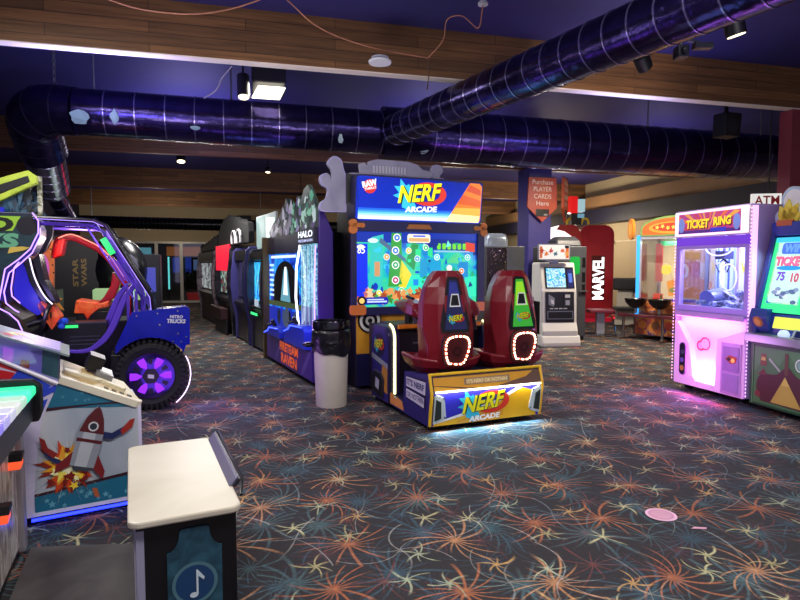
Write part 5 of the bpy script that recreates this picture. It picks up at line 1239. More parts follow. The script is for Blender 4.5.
for i in range(6):
    a = PI/2+i*PI/3
    def pp(r, da): return (r*math.cos(a+da), r*math.sin(a+da))
    k.slab(Plane(PL_(0, 0, .006), PL_.eu, PL_.ev), [pp(.07, -.55), pp(.14, -.26), pp(.218, -.33), pp(.218, .33), pp(.14, .26), pp(.07, .55)], .03, RIM)
    k.slab(Plane(PL_(0, 0, .012), PL_.eu, PL_.ev), [pp(.13, -.12), pp(.19, -.13), pp(.19, .13), pp(.13, .12)], .012, D('#1a1430', .3))
k.build('rim', wh)
MB().slab(Plane((.02, .14, .375), (1, 0, 0), (0, 0, 1)), circ(0, 0, .225, 36), .02, E('#8a2ae8', 1.5)).build('wheel_light', wh)
k = MB(); k.slab(Plane(PL_(0, 0, .03), PL_.eu, PL_.ev), circ(0, 0, .085, 6), .05, D('#14141a', .35)); k.art(PL_, [(-.03, -.015), (.03, -.025), (.032, .015), (-.028, .025)], D('#c8c8d0', .4), .033); k.build('hub_cap', wh)
# fender
k = MB(); fo = [(-.145, 1.06), (.39, 1.105), (.42, 1.08), (.415, .70), (.375, .69), (.345, .60)]+[(.02+.415*math.cos(math.radians(a)), .375+.415*math.sin(math.radians(a))) for a in range(38, 143, 13)]+[(-.31, .70)]
k.prism(fo, 'y', -.03, .26, BLUE_P); k.prism([(-.14, 1.0), (.41, 1.05), (.41, .76), (-.2, .8)], 'y', .26, .85, D('#12183a', .4))
F = front(-.033); WT = D('#c8ccd8', .4)
k.text(F, 'NITRO', .22, .985, .13, .035, WT, .1, .04, .002, -.06); k.text(F, 'TRUCKS', .19, .935, .185, .045, WT, .1, .05, .002, -.06)
for x, z in ((-.1, 1.02), (.1, 1.04), (.3, 1.06), (.38, .78), (.3, .82), (.12, .92), (.25, .74), (.33, .73)): k.slab(F, circ(x, z, .009, 8), -.004, CHROME)
k.build('fender', t, bevel=.012)
k = MB(); k.box(-.36, -.26, .0, .3, .38, .62, BLACK).box(-1.2, -.2, .02, .85, .12, .30, D('#12121a', .4)).box(-.62, -.27, .0, .3, .3, .42, D('#1a1a22', .4)); k.build('chassis', t, bevel=.01)
MB().tube([(.02+.40*math.cos(math.radians(a)), .04, .375+.40*math.sin(math.radians(a))) for a in range(-52, 30, 8)], .006, E('#f0d0ff', 2.2), n=6).build('light_strip', t)
# cage
k = MB(); cg = [(-1.0, 2.015), (-.46, 2.0), (-.36, 1.95), (.05, 1.22), (.07, 1.07)]
for y in (.0, .80):
    k.tube([(x, y, z) for x, z in cg], .022, D('#16141e', .25, .3), n=10)
    k.tube([(x-.015, y+.09, z-.05) for x, z in [(-1.0, 2.015), (-.46, 2.0), (-.38, 1.94), (-.03, 1.26), (-.03, 1.02)]], .02, VIO, n=10)
k.build('roll_cage', t, smooth=True)
k = MB()
for x in (-.18, -.10, .04): k.tube([(x, .02, .95), (x, .02, 1.28)], .014, VIO, n=8)
for x in (-.145, .005): k.tube([(x, .3, 1.0), (x, .3, 1.3)], .014, CHROME, n=8)
k.build('cage_upright', t, smooth=True)
k = MB()
for a, b_ in (((-.46, 1.99), (-.42, 1.90)), ((-.30, 1.85), (-.34, 1.76)), ((-.17, 1.62), (-.22, 1.54)), ((-.05, 1.40), (-.10, 1.31)), ((.03, 1.25), (-.04, 1.2))):
    k.prism([a, (a[0]+.05, a[1]-.08), (b_[0]+.05, b_[1]-.08), b_], 'y', .0, .1, D('#4a3aa0', .3, .4))
PLc = Plane((-.45, -.01, 1.97), (.41, 0, -.73), (.73, 0, .41))
for u in (.33, .37, .41): k.slab(PLc, rect(u, u+.3, -.075+.02*(u*100 % 3), -.06+.02*(u*100 % 3)), .02, VIO)
k.slab(PLc, rect(.0, .84, -.10, -.085), .03, VIO)
k.build('cage_bracket', t)
MB().slab(Plane((-.45, -.025, 1.97), (.41, 0, -.73), (.73, 0, .41)), rect(.16, .34, -.055, .005), .02, E('#22e06a', 1.2)).build('green_light', t)
MB().tube([(-.99, -.02, 2.0), (-.48, -.02, 1.985), (-.385, -.02, 1.94)], .0035, E('#a88aff', 1.6), n=6).tube([(-.36, -.025, 1.90), (.03, -.025, 1.21), (.04, -.025, 1.05)], .0035, E('#a88aff', 1.6), n=6).build('light_strip', t)  # glowing lines drawn along the cage tubes as their violet highlights
# seats with violet edges
def shell(yn, yf, dx, dz, name, edge, cloth):
    sp_ = spline([(-.10+dx, 1.32+dz), (-.19+dx, 1.18+dz), (-.26+dx, 1.0+dz), (-.34+dx, .83+dz), (-.46+dx, .70+dz), (-.60+dx, .64+dz), (-.85+dx, .66+dz)], 6)
    inner = []
    for i, (x, z) in enumerate(sp_):
        a = sp_[max(0, i-1)]; b_ = sp_[min(len(sp_)-1, i+1)]; tx, tz = b_[0]-a[0], b_[1]-a[1]; n_ = math.hypot(tx, tz)
        th = .065*(.55+.45*math.sin(PI*min(1, i/len(sp_)+.12)))
        inner.append((x+tz/n_*th, z-tx/n_*th))
    ol = sp_+inner[::-1]
    s_ = MB()
    for y in (yn, yf): s_.prism(ol, 'y', y, y+.05, edge)
    so = s_.build('seat', t, bevel=.01)
    MB().prism([(x*.9+i2[0]*.1, z*.9+i2[1]*.1) for (x, z), i2 in zip(sp_, inner)]+[(x*.5+i2[0]*.5, z*.5+i2[1]*.5) for (x, z), i2 in list(zip(sp_, inner))[::-1]], 'y', yn+.05, yf, cloth).build('upholstery', so)
    return so
shell(.10, .42, 0, 0, 'seat', VIO, D('#17161f', .7))
shell(.5, .82, -.08, -.0, 'seat', VIO, D('#17161f', .7))
# screen pod with neon outline
DK = D('#121020', .3); NEV = E('#b890ff', 1.9)
A_ = [(-.994, 2.055), (-.946, 1.979), (-.95, 1.862), (-1.022, 1.705), (-1.117, 1.608), (-1.235, 1.511), (-1.274, 1.309), (-1.294, 1.213)]
B_ = [(-.932, 1.911), (-.935, 1.824), (-1.007, 1.667), (-1.102, 1.569), (-1.204, 1.472), (-1.251, 1.29), (-1.238, 1.183), (-1.167, 1.113), (-1.134, 1.092)]
C_ = [(-1.118, 1.579), (-1.161, 1.521), (-1.192, 1.327), (-1.187, 1.25), (-1.123, 1.18)]
D_ = [(-1.40, 1.16), (-1.297, 1.136), (-1.217, 1.085), (-1.146, 1.005), (-1.115, .915), (-1.109, .846), (-1.109, .3)]
k = MB(); k.prism([(-1.0, 2.06)]+A_[1:]+[(-1.29, .1), (-2.2, .1), (-2.2, 2.06)], 'y', .02, .06, D('#16213a', .4))
k.prism([(-2.2, .1), (-1.109, .1), (-1.109, .86), (-1.146, 1.0), (-1.30, 1.13), (-2.2, 1.16)], 'y', -.02, .9, D('#17131c', .35))
k.prism([(-1.0, 2.06)]+A_[1:]+[(-1.29, .9), (-2.2, .9), (-2.2, 2.06)], 'y', .85, .9, DK)
k.box(-2.2, -1.3, .06, .85, 1.1, 2.02, DK)
k.build('screen_pod', t, bevel=.008)
k = MB(); F = front(.017)
TEAL = patches('dark teal art', ['#0f2226', '#1a3a40', '#16282c'], .4, 5)
k.slab(F, [(-2.2, 1.16), (-1.29, 1.22), (-1.26, 1.5), (-1.12, 1.63), (-1.03, 1.72), (-.97, 1.86), (-.97, 1.97), (-1.0, 2.03), (-2.2, 2.03)], .01, TEAL)
k.art(F, [(-2.15, 1.86), (-1.17, 1.88), (-1.10, 2.02), (-2.15, 2.02)], E('#9ac83a', .55), .002); k.text(F, 'NITRO', -2.1, 1.87, .94, .14, D('#12160c', .4), .1, .05, .004)
k.text(F, 'TRUCKS', -2.1, 1.69, .98, .14, E('#6ab088', .45), .1, .06, .004, .03)
k.art(F, [(-1.22, 1.66), (-1.09, 1.69), (-1.03, 1.72), (-1.10, 1.73), (-1.2, 1.72)], D('#c8b04a', .4), .005); k.art(F, circ(-1.05, 1.93, .09, 18), D('#17161c', .35), .004)
k.build('side_sign', t)
k = MB()
k.prism(A_+B_[::-1][2:], 'y', -.03, .3, D('#2a1a6a', .3)); k.build('outer_shell', t)
k = MB(); k.prism([(-1.118, 1.579), (-1.161, 1.521), (-1.192, 1.327), (-1.187, 1.25), (-1.12, 1.15), (-1.0, 1.05), (-.92, 1.1), (-.98, 1.2), (-1.02, 1.4)], 'y', .05, .4, E('#2a22e0', .35)); k.build('blue_panel', t)
k = MB()
for off in (0, .075): k.prism([(x+off, z) for x, z in ((-1.10, 1.60), (-1.05, 1.38), (-.96, 1.2), (-.90, 1.16), (-.93, 1.24), (-1.0, 1.40), (-1.04, 1.66))], 'y', .02+off*.5, .35, D('#14131c', .25))
k.build('shell_rib', t, bevel=.006)
for pts in (A_, B_, C_, D_):
    MB().tube([(x, -.04, z) for x, z in pts],   .0065, NEV, n=6).build('neon_line', t)
MB().tube(spline([(x, .01, z) for x, z in ((-1.04, 1.62), (-1.0, 1.42), (-.93, 1.25), (-.86, 1.16))], 5), .007, E('#f0e8ff', 1.5), n=6).build('neon_line', t)
# dashboard, steering, orange covers
ORC = patches('orange camo cover', ['#f03c10', '#fa5a20', '#ff7a3a', '#e03408'], .45, 7)
k = MB(); k.prism([(-.95, 1.20), (-.86, 1.14), (-.80, 1.02), (-.88, .9), (-.96, 1.05), (-1.0, 1.16)], 'y', .05, .3, ORC)
for i in range(3): k.slab(front(.045), rect(-.95+.03*i, -.935+.03*i, .98+.02*i, 1.12-.02*i), .004, D('#3a1408', .5))
k.build('orange_cover', t, bevel=.01)
k = MB(); k.tube([(-.93+.05*math.cos(a), .12+.16*math.cos(a)*0+.17*math.sin(a), 1.0+.17*math.cos(a)) for a in [2*PI*i/24 for i in range(24)]], .022, BLACK, n=8, closed=True); k.tube([(-.93, .12, 1.0), (-1.1, .12, .95)], .03, BLACK, n=8); k.build('steering_wheel', t, smooth=True)
k = MB(); k.box(-.80, -.40, .18, .5, .68, .95, D('#15151c', .35)).box(-.80, -.40, .175, .2, .94, .955, D('#5a5a6a', .3, .6)); k.slab(front(.172), rect(-.78, -.66, .90, .93), .004, E('#3ae87a', 1.)); 
for z in (.72, .76, .80): k.slab(front(.172), rect(-.74, -.46, z, z+.012), .004, D('#4a4a5a', .3, .5))
k.build('door_sill', t)
for x, z in ((-.80, .93), (-.77, .98), (-.83, .99)): MB().ball((x, .1, z), .035, .03, .035, D('#2a5ad8', .2), 10, 6).build('blue_knob', t)
l = point('wheel_glow', W(.02, .3, .15), 5, (.6, .15, 1), .1)
point('truck_underlight', W(.62, .0, .22), 6, (.55, .22, 1), .2); point('truck_underlight', W(.1, -.45, .3), 2, (.5, .25, 1), .2); point('truck_underlight', W(1.1, -.5, .4), 4, (.5, .25, 1), .3)
point('cab_fill', W(-.75, .6, 1.75), 14, (1, .85, .75), .1); point('cage_glow', W(-.5, -.35, 1.75), 2.5, (.5, .25, 1), .08); point('pod_glow', W(-1.0, -.35, 1.2), 3, (.4, .3, 1), .1)  # the point in the cab is added to brighten the orange covers
# twin truck beyond: red
t = thing('truck_driving_game', 'red driving truck with orange seat cover behind the blue truck', 'arcade machine', W(0, 1.12, 0), y_)
RD = patches('gloss dark red', ['#8a0f1c', '#a01424', '#7a0c18'], .25, 2)
k = MB(); k.tube(spline([(-.976, 0, 1.65), (-.93, 0, 1.83), (-.80, 0, 1.875), (-.65, 0, 1.815), (-.5, 0, 1.725), (-.377, 0, 1.585), (-.275, 0, 1.407), (-.2, 0, 1.15), (-.18, 0, .9)], 5), .045, RD, n=10); k.build('roll_bar', t, smooth=True)
MB().tube(spline([(-.93, -.045, 1.86), (-.80, -.045, 1.905), (-.65, -.045, 1.845), (-.5, -.045, 1.755), (-.377, -.045, 1.615), (-.26, -.045, 1.41)], 5), .008, E('#ff9a8a', 1.), n=6).build('edge_trim', t)
k = MB(); k.prism([(-1.0, 1.62), (-.94, 1.84), (-.86, 1.86), (-.9, 1.66)], 'y', -.05, .2, D('#e01818', .3)); k.build('bright_red_cap', t, bevel=.02)
k = MB(); k.prism([(-1.14, 1.94), (-1.01, 1.90), (-.98, 1.77), (-1.0, 1.27), (-1.14, 1.25)], 'y', -.02, .08, patches('orange drilled panel', ['#a8562a', '#c86a34', '#b86038'], .4, 3)); 
for i in range(5): k.slab(front(-.024), circ(-1.015+.006*i, 1.82-.09*i, .012, 8), -.004, D('#4a200c', .5))
k.art(front(-.022), circ(-1.10, 1.52, .07, 16, .16), D('#c860c8', .3), .002)
k.build('orange_panel', t)
k = MB(); k.prism([(-.38, 1.47), (-.40, 1.31), (-.48, 1.17), (-.58, 1.06), (-.50, 1.04), (-.36, 1.16), (-.30, 1.34)], 'y', -.03, .4, RD); k.build('seat_back', t, bevel=.015)
k = MB(); k.prism([(-.80, .98), (-.77, 1.14), (-.66, 1.12), (-.5, 1.10), (-.42, 1.13), (-.43, 1.05), (-.54, 1.03), (-.62, .96), (-.66, .90), (-.70, .98)], 'y', -.05, .45, ORC); k.build('orange_cover', t, bevel=.012)
k = MB(); k.box(-1.3, .3, .0, .7, .1, .88, D('#14141a', .4)).box(-.78, -.4, -.02, .5, .88, 1.0, D('#101014', .4)); k.build('body', t, bevel=.01)
k = MB(); k.box(-1.25, -.98, .08, .6, .88, 1.25, D('#15141c', .4)); k.slab(front(.075), star(-1.02, 1.12, .12, .6, 6, .3, .6, 3), -.02, D('#c88a2a', .4)); k.build('dash', t)
# topper over the truck pod: plain angular board, dark tufted mass, posts
t = thing('pod_topper', 'yellow green angular board over a dark blue tufted mass above the neon truck sign', 'ornament', W(-1.3, .3, 2.03), y_)
YG = patches('yellow green board', ['#a8c83a', '#c8e04a', '#8ab02a'], .4, 4)
k = MB(); Pg = Plane((0, -.1, 0), (.97, 0, .22), (-.22, 0, .97))
k.slab(Pg, [(-.6, .12), (-.1, .10), (.38, .26), (.40, .33), (.34, .40), (-.1, .34), (-.6, .36)], .10, YG); k.slab(Plane((0, -.105, 0), (.97, 0, .22), (-.22, 0, .97)), [(.02, .20), (.33, .28), (.33, .35), (.05, .30)], .02, D('#15171a', .4))
k.slab(Plane((0, -.108, 0), (.97, 0, .22), (-.22, 0, .97)), [(-.3, .16), (-.02, .16), (-.02, .24), (-.3, .24)], .02, D('#4a5a70', .4)); k.build('angular_board', t, bevel=.01)
k = MB(); q = random.Random(9); TD = patches('dark blue tufts', ['#0b1826', '#17344c', '#2a5a78', '#0a0f18'], .6, 6)
for i in range(150):
    a = q.random()*6.28; r = .34*math.sqrt(q.random()); c = Vector((-.05+r*math.cos(a), .05+.2*(q.random()-.5), .16+.22*math.sin(a)*r/.34)); d = Vector((.16*(q.random()-.2), -.05, -.14-.1*q.random())); s_ = Vector((.025, 0, .01))
    k.add([c-s_, c+s_, c+d], [(0, 1, 2)], TD)
k.ball((-.05, .08, .14), .3, .14, .17, TD, 12, 8); k.build('tufted_mass', t)
k = MB(); k.box(.16, .24, .0, .08, .0, .40, D('#12202a', .4)).box(.30, .34, .0, .05, 0, .42, patches('yellow flecked post', ['#c8c84a', '#3a4a3a', '#d8d8c0'], .4, 14)).box(.06, .12, -.02, .05, 0, .2, D('#b8b4c8', .4)).box(-.2, .02, -.08, .0, 0, .09, E('#2a2ad8', .6)); k.build('post', t)
# dark games behind the trucks
t = thing('pod_game', 'black domed pod game with gold upright lettering, behind the trucks', 'arcade machine', (-6.3, 9.6, 0), 28)
k = MB().box(-.3, 1.15, 0, .9, .05, 2.05, D('#101116', .4)); F = front(-.003); k.text(F, 'STAR', .84, 1.18, .48, .085, D('#a8863a', .35), 0, .03, .004, PI/2); k.text(F, 'WARS', .97, 1.18, .48, .085, D('#a8863a', .35), 0, .03, .004, PI/2)
k.build('side_cabinet', t, bevel=.02)
k = MB(); secs = []
for a in range(-60, 91, 15):
    r = .52*math.cos(math.radians(a)); secs.append([(1.45+r*math.cos(2*PI*i/20), .3+r*math.sin(2*PI*i/20)*.8, 1.45+.62*math.sin(math.radians(a))) for i in range(20)])
k.loft(secs, D('#14151a', .25)); k.ring(front(-.16), circ(1.62, 1.45, .17, 20, .3), circ(1.62, 1.45, .12, 20, .22), D('#8a8a9a', .3, .5), .004); k.build('dome', t, smooth=True)
MB().box(1.0, 1.9, .0, .8, .05, .95, D('#16161c', .4)).build('dome_base', t, bevel=.02)
t = thing('green_counter', 'pale green lit counter seen through the truck cage', 'counter', (-4.85, 9.15, 0), 24)
MB().box(0, .75, 0, .5, .08, .98, D('#20242a', .4)).box(.03, .72, .03, .47, 0, .08, BLACK).build('body', t, bevel=.01); MB().box(-.02, .77, -.03, .53, .98, 1.16, E('#b8e0a0', .5)).build('top', t, bevel=.015); MB().slab(front(-.01), rect(.1, .3, .35, .8), .01, D('#2a2c34', .3)).build('front_panel', t)
t = thing('blue_tube_game', 'upright game with pale blue lit tubes, seen through the truck cage', 'arcade machine', (-5.15, 10.6, 0), 20)
MB().box(0, .7, 0, .7, .04, 1.75, D('#181a24', .4)).build('body', t, bevel=.02); k = MB()
for x in (.12, .3): k.slab(front(-.01), rect(x, x+.09, 1.2, 1.65), .01, E('#a8c8ff', 1.4))
k.slab(front(-.01), rect(.45, .62, 1.05, 1.5), .01, E('#4a50c8', .6)); k.build('light_tube', t)

# ------------------------------------------------------------------ stunt ramp game, lower left
o_, y_ = (-2.16, 3.34, 0), 30
t = thing('ramp_coin_game', 'ramp game with an explosion picture on its side and a cream sloped deck', 'arcade machine', o_, y_); t.scale = (.95, 1, 1); W = world(o_, y_)
WH = D('#d4ccea', .4, var=.04)
k = MB(); k.prism([(-.9, .06), (.62, .06), (.62, .655), (.16, .86), (-.9, 1.38)], 'y', .0, .55, WH); k.build('body', t)
k = MB(); F = front(-.003)
art_ol = [(.0, .085), (.60, .085), (.60, .65), (.155, .862), (.05, .636), (.012, .341)]
SKY = patches('pale stunt sky', ['#8a9cb0', '#b4bcc6', '#d0cfd2'], .45, 1.3)
k.slab(F, art_ol, .003, SKY)
TEB = D('#1f6a88', .4); MRN = D('#3a1626', .4)
k.art(F, [(.082, .70), (.60, .752 if False else .655), (.60, .65), (.155, .862)], TEB, .002); k.art(F, [(.076, .685), (.5, .70), (.54, .685), (.082, .705)], MRN, .003)
k.art(F, [(.0, .085), (.60, .085), (.60, .235), (.0, .185)], TEB, .002); k.art(F, [(.0, .180), (.60, .232), (.60, .252), (.0, .196)], MRN, .003)
q = random.Random(8)
for i in range(15): k.art(F, star(.03+.55*q.random(), .10+.075*q.random(), .014+.012*q.random(), .42), D('#5fa4b8', .4), .004)
for i in range(6): k.art(F, star(.14+.2*q.random(), .72+.08*q.random(), .014, .42), D('#4a8aa4', .4), .004)
k.art(F, [(.33, .12), (.36, .115), (.345, .175), (.315, .18)], D('#b0603a', .5), .006)
bx, bz = .185, .335
for i in range(44):
    a = 2*PI*i/44+.05*q.random(); r = .17+.16*q.random(); k.art(F, [(bx+.04*math.cos(a-.03), bz+.04*math.sin(a-.03)), (bx+r*math.cos(a), bz+r*math.sin(a)), (bx+.04*math.cos(a+.03), bz+.04*math.sin(a+.03))], D(['#8a7a58', '#c8b890', '#6a6058', '#e0d8c8'][i % 4], .45), .0035+.00005*i)
for i, (r, c) in enumerate(((.155, '#8a2a18'), (.138, '#c8421a'), (.12, '#e8a02a'), (.095, '#f4e05a'), (.06, '#f8f4c8'))): k.art(F, star(bx, bz, r, .62, 13, i*.4, .7, i+3), D(c, .45), .006+.001*i)
for i in range(26):
    a, r = q.random()*6.28, .04+.11*q.random(); k.art(F, star(bx+r*math.cos(a), bz+r*math.sin(a)*.8, .014+.012*q.random(), .6, 5, q.random(), .6, i), D(q.choice(['#c8301a', '#f4d03a', '#7a1a14', '#f8f0b0']), .45), .012+.0002*i)
# plain grey rocket with red tipped dark blue fins leaving the burst
def RK(pts, c, l):
    ca, sa = math.cos(.30), math.sin(.30)
    k.art(F, [(.305+ca*x+sa*z, .47-sa*x+ca*z) for x, z in pts], D(c, .4), l)
k.art(F, [(.24, .40), (.17, .37), (.09, .42), (.05, .50), (.06, .44), (.10, .38), (.18, .335), (.25, .36)], D('#1f2a5a', .4), .018); k.art(F, [(.11, .40), (.05, .46), (.035, .54), (.065, .52), (.08, .47), (.13, .43)], D('#8a2420', .4), .019)
k.art(F, [(.36, .49), (.44, .47), (.52, .51), (.56, .56), (.53, .55), (.44, .51), (.37, .53)], D('#1f2a5a', .4), .018); k.art(F, [(.50, .49), (.56, .53), (.58, .585), (.55, .58), (.49, .52)], D('#a02c24', .4), .019)
og = [(-.07, -.15), (-.075, -.02), (-.07, .08), (-.05, .15), (-.02, .205), (.0, .225), (.02, .205), (.05, .15), (.07, .08), (.075, -.02), (.07, -.15)]
RK([(-.07, -.06), (-.14, -.16), (-.14, -.21), (-.06, -.15)], '#7a1f24', .0205); RK([(.07, -.06), (.14, -.16), (.14, -.21), (.06, -.15)], '#7a1f24', .0205)
RK(og, '#8f95a2', .021); RK([(x*.5-.008, z) for x, z in og], '#b8bdc6', .0215)
RK([(-.0725, .06), (-.05, .15), (-.02, .205), (.0, .225), (.02, .205), (.05, .15), (.0725, .06)], '#5a1c22', .0225); RK([(-.074, .0), (-.074, .02), (.074, .02), (.074, .0)], '#5a1c22', .0225)
RK(circ(0, .10, .03, 16), '#d0d4da', .0235); RK(circ(0, .10, .021, 16), '#2a3440', .024)
RK([(-.055, -.15), (.055, -.15), (.045, -.175), (-.045, -.175)], '#3a3e48', .022)
k.build('side_panel', t)
# striped flag art and glass box on the left
k = MB(); F = front(-.002)
k.art(F, [(-.6, .06), (-.01, .06), (.012, .341), (.052, .636), (.150, .852), (-.6, 1.22)], D('#cfc8e4', .4), .001)
k.art(F, [(-.6, 1.10), (-.075, .93), (-.11, .86), (-.6, .99)], D('#c8202c', .4), .003); k.art(F, [(-.6, 1.26), (-.05, .955), (-.06, .93), (-.6, 1.17)], D('#c8202c', .4), .003)
k.art(F, [(-.05, .955), (.11, .835), (.07, .80), (-.14, .845)], D('#2c46c8', .4), .004); k.art(F, [(.05, .80), (.145, .845), (.13, .80), (.06, .77)], D('#2c46c8', .4), .005); k.art(F, [(.02, .74), (.09, .76), (.05, .66), (.0, .64)], D('#2c46c8', .4), .005)
k.build('flag_panel', t)
MB().tube([(-.9, -.01, 1.385), (-.14, -.01, 1.005), (.145, -.01, .845)], .012, D('#f0ecf8', .3), n=6).build('white_trim', t)
k = MB(); k.prism([(-.9, 1.37), (-.14, 1.0), (.145, .85), (.165, 1.035), (-.135, 1.148), (-.9, 1.45)], 'y', .04, .5, D('#a89ad8', .4)); F = front(.037)
k.art(F, [(.06, .90), (.145, .86), (.16, 1.02), (.07, 1.05)], D('#4a7a68', .3), .002); k.art(F, [(-.05, .965), (-.005, .94), (.0, .985), (-.045, 1.0)], D('#c86a3a', .4), .003); k.art(F, [(-.135, 1.0), (-.09, .98), (-.08, 1.06), (-.135, 1.08)], E('#c86ae0', .5), .003)
k.build('playfield', t)
MB().slab(front(-.004), [(-.9, 1.39), (-.14, 1.01), (.15, .86), (.168, 1.035), (-.135, 1.148), (-.9, 1.46)], .005, glass('ramp glass', '#eef0ff', .06)).build('glass_side', t)
k = MB(); Pt = tilt((.165, .0, 1.037), 0, 1, 0, (-.93, 0, .35)); Pt = Plane((-.9, 0, 1.452), (1.035, 0, -.41), (0, 1, 0))
k.slab(Pt, rect(.0, 1.2, .0, .5), .012, D('#8d9c9a', .3)); LU = 1.114
for u, v, c in ((.84, .12, '#d83a2a'), (.90, .3, '#e8c83a'), (.98, .16, '#a82a2a'), (.99, .32, '#2a4aa8'), (.86, .22, '#e8e86a'), (.76, .2, '#6a3ac8'), (.72, .34, '#c88a3a'), (.94, .1, '#4a6a4a')): k.art(Pt, star(u, v, .05, .5, 6, u*9, .6, int(u*100)), E(c, .55), .003)
k.art(Pt, rect(1.0, 1.12, .05, .45), patches('tan deck print', ['#a89a78', '#8a7a5a', '#c8bc98'], .4, 12), .002)
k.build('playfield_top', t)
CRM = D('#d8cfae', .35, var=.05); GLD = patches('tan deck', ['#a08a5a', '#b89c68', '#8a744a'], .4, 5)
k = MB()
def PD_(u, v, n_=0):
    a = Vector((.158, -.015, .878)); e1 = Vector((.455, 0, -.205)).normalized(); e2 = Vector((0, 1, .25)).normalized(); return a+e1*u+e2*v+e1.cross(e2)*(-n_)
pd = Plane(PD_(0, 0), Vector((.455, 0, -.205)), Vector((0, 1, .12)))
k.slab(pd, [(0, 0), (.47, 0), (.505, .02), (.505, .10), (.43, .40), (0, .45)], .03, CRM)
k.slab(Plane(pd(0, 0, .012), pd.eu, pd.ev), [(.0, -.004), (.48, -.004), (.512, .02), (.512, .06), (.46, .03), (0, .03)], .045, D('#ece4cc', .35))
k.art(pd, [(.02, .05), (.42, .06), (.44, .11), (.30, .16), (.02, .16)], GLD, .003); k.slab(Plane(pd(0, 0, .02), pd.eu, pd.ev), [(.02, .14), (.22, .15), (.26, .19), (.40, .15), (.42, .18), (.26, .23), (.02, .20)], .02, CRM)
k.art(pd, [(.02, .24), (.24, .25), (.24, .40), (.02, .42)], GLD, .004)
for i in range(4): k.slab(Plane(pd(0, 0, .008), pd.eu, pd.ev), rect(.27+.05*i, .30+.05*i, .08-.004*i, .11-.004*i), .006, D('#4a4438', .5))
k.build('deck', t, bevel=.004)
k = MB(); k.slab(Plane(pd(0, 0, .045), pd.eu, pd.ev), rect(.22, .33, .26, .42), .05, D('#8d8d92', .3, .5)); k.slab(Plane(pd(0, 0, .05), pd.eu, pd.ev), rect(.24, .31, .28, .34), .006, D('#e0dcd0', .4)); k.slab(Plane(pd(0, 0, .12), pd.eu, pd.ev), rect(.15, .25, .32, .44), .1, BLACK); k.build('ticket_unit', t, bevel=.004)
MB().tube([(-.02, -.012, .045), (.62, -.012, .045)], .010, E('#2030ff', 3.4), n=6).build('light_strip', t); MB().box(-.01, .61, -.008, .0, .062, .085, D('#d8d4e0', .4)).build('kick_strip', t)
for x in (-.7, .5): MB().box(x, x+.08, .1, .45, 0, .06, BLACK).build('foot', t)

# ------------------------------------------------------------------ piano key game with its platform
o_, y_ = (-2.02, 3.03, 0), 114
t = thing('piano_key_game', 'game with big glowing piano keys at the left edge of the picture', 'arcade machine', o_, y_); W = world(o_, y_)
SCEN = patches('pale woodland print', ['#3a302c', '#8a8078', '#c8c0b4', '#dcd6cc', '#5a4a40', '#b0a8a0'], .3, 5, stretch=(6, 6, .9))
k = MB().box(-1.35, -.02, .02, .55, .03, .74, D('#17161a', .35)); k.slab(front(.018), rect(-1.35, -.06, .06, .70), .008, SCEN); k.build('body', t)
MB().box(-.06, .02, -.01, .55, .03, .74, D('#8f8b90', .4, .3)).build('end_post', t, bevel=.008)
MB().prism([(-.08, .70), (-.10, .76), (-.10, .90), (-.06, .935), (.5, .96), (.5, .70)], 'x', .03, .075, BLACK).build('end_cheek', t, bevel=.012)
MB().box(-1.4, .03, -.06, .55, .72, .85, BLACK).box(-1.4, .075, .48, .58, .72, 1.1, BLACK).build('key_bed', t, bevel=.006)
KC = ['#38f0a8', '#48f8c0', '#c8f4d8', '#e8f0e4', '#dcdcf4', '#c0b8f8', '#9a8cff', '#8070ff', '#7a60f8', '#9060f0']
for i in range(10):
    x1_ = .02-i*.132
    MB().box(x1_-.124, x1_, -.075, .46, .855, .905, E(KC[i], .95 if i < 2 else .62)).build('key', t, bevel=.012)
for x, z in ((-.20, .572), (-.53, .43), (-.88, .43)):
    b = MB().prism([(x-.035, z-.045), (x+.035, z-.035), (x+.04, z+.015), (x, z+.02), (x-.035, z)], 'y', -.035, .03, E('#ff5a30', .9)).build('lamp_button', t, bevel=.01)
    MB().prism([(x-.035, z+.0), (x+.042, z+.017), (x+.035, z+.037), (x-.02, z+.034)], 'y', -.04, .03, BLACK).build('lamp_cap', b)
k = MB(); k.slab(Plane((0, 0, .035), (1, 0, 0), (0, 1, 0)), [(-1.35, -.02), (-1.35, -.95), (-.35, -.95), (-.22, -.60), (-.02, -.03)], .03, patches('grey platform mat', ['#3c3838', '#464242', '#4e4a48'], .6, 5)); k.build('platform', t)

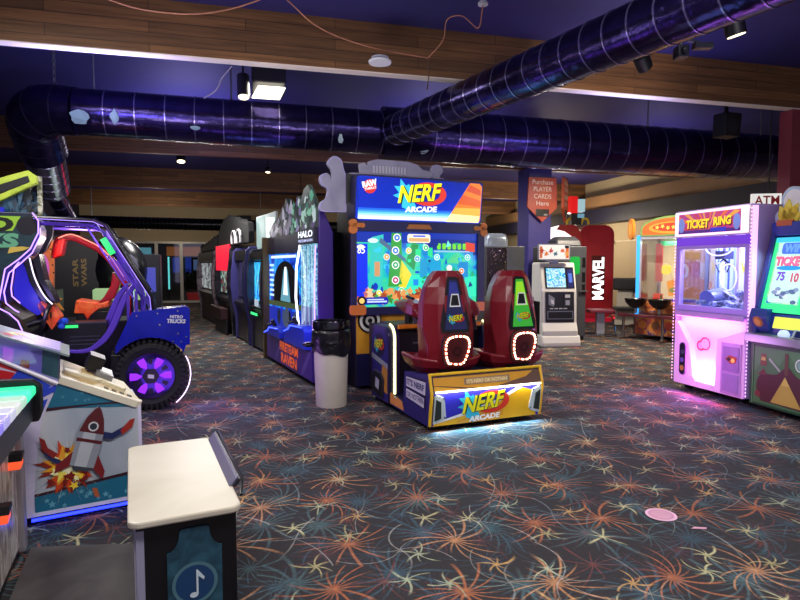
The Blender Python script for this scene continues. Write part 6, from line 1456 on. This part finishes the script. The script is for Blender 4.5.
# ------------------------------------------------------------------ white bench
t = thing('bench', 'white topped bench with a dark steel back rail and a music note panel', 'bench', (-1.09, 2.25, .035), 25)
k = MB(); k.slab(Plane((0, 0, .478), (1, 0, 0), (0, 1, 0)), rr(0, .45, 0, 1.1, .05, 6), .03, patches('cream seat', ['#c2baa4', '#cdc6b2', '#d4cdba'], .35, 1.5)); k.build('seat_top', t, bevel=.008)
k = MB().box(.03, .43, .03, 1.06, 0, .448, D('#0d0d12', .35)); k.build('pedestal', t, bevel=.008)
MB().box(.022, .03, .045, 1.05, .0, .44, D('#b8b4c8', .4)).box(.03, .06, .026, .03, 0, .43, D('#9a98b0', .4)).build('side_board', t)
k = MB(); F = front(.027); pan = [(.145, 0), (.365, 0), (.365, .315)]+[(.365-.05*math.sin(math.radians(a)), .315+.085*(1-math.cos(math.radians(a)))) for a in range(15, 91, 15)]+[(.305, .41), (.205, .41)]+[(.145+.05*math.sin(math.radians(a)), .315+.085*(1-math.cos(math.radians(a)))) for a in range(90, -1, -15)]
k.slab(F, pan, -.006, patches('worn teal print', ['#173846', '#20485a', '#2c5a6c'], .45, 12)); F2 = front(.020)
k.ring(F2, circ(.253, .17, .092, 30), circ(.253, .17, .078, 30), D('#4f7884', .4), .003); k.art(F2, circ(.253, .17, .078, 30), D('#17406a', .35), .003)
k.art(F2, [(.258, .12), (.266, .12), (.266, .20), (.288, .178), (.292, .19), (.263, .228), (.258, .228)], D('#cfe0e8', .4), .005); k.art(F2, circ(.248, .12, .017, 14, .012), D('#cfe0e8', .4), .005)
k.build('emblem_panel', t)
k = MB(); k.prism([(.445, .478), (.46, .478), (.487, .515), (.474, .518)], 'y', .22, 1.07, D('#2c2c36', .3, .5)); k.prism([(.43, .478), (.445, .478), (.474, .518), (.462, .515)], 'y', .24, 1.05, D('#7a7790', .35, .3)); k.build('back_rail', t, bevel=.004)
MB().tube([(.47, .14, .47), (.49, .24, .515), (.49, 1.05, .518), (.46, 1.09, .478)], .008, BLACK, n=8).build('rail_edge', t, smooth=True)

# floor sticker
t = MB(); Pf = Plane((0, 0, .002), (1, 0, 0), (0, 1, 0))
t.slab(Pf, circ(0, 0, .092, 32), .0015, D('#e8b8d0', .6)); t.ring(Pf, circ(0, 0, .074, 32), circ(0, 0, .06, 32), D('#c88aa8', .6), .0005); t.art(Pf, circ(0, 0, .06, 30), D('#d09ab0', .6), .0006)
o = t.build('floor_sticker'); o.location = (1.62, 3.5, .002); tag(o, 'round pink sticker on the open carpet, lower right', 'sticker')

t = MB().slab(Plane((0, 0, .003), (1, 0, 0), (0, 1, 0)), [(-.05, -.01), (.04, -.015), (.05, .005), (-.02, .012)], .002, D('#d8a0b8', .6)).build('paper_scrap'); t.location = (1.76, 3.32, .001)
tag(t, 'tiny pink scrap on the carpet near the round pink sticker', 'scrap')
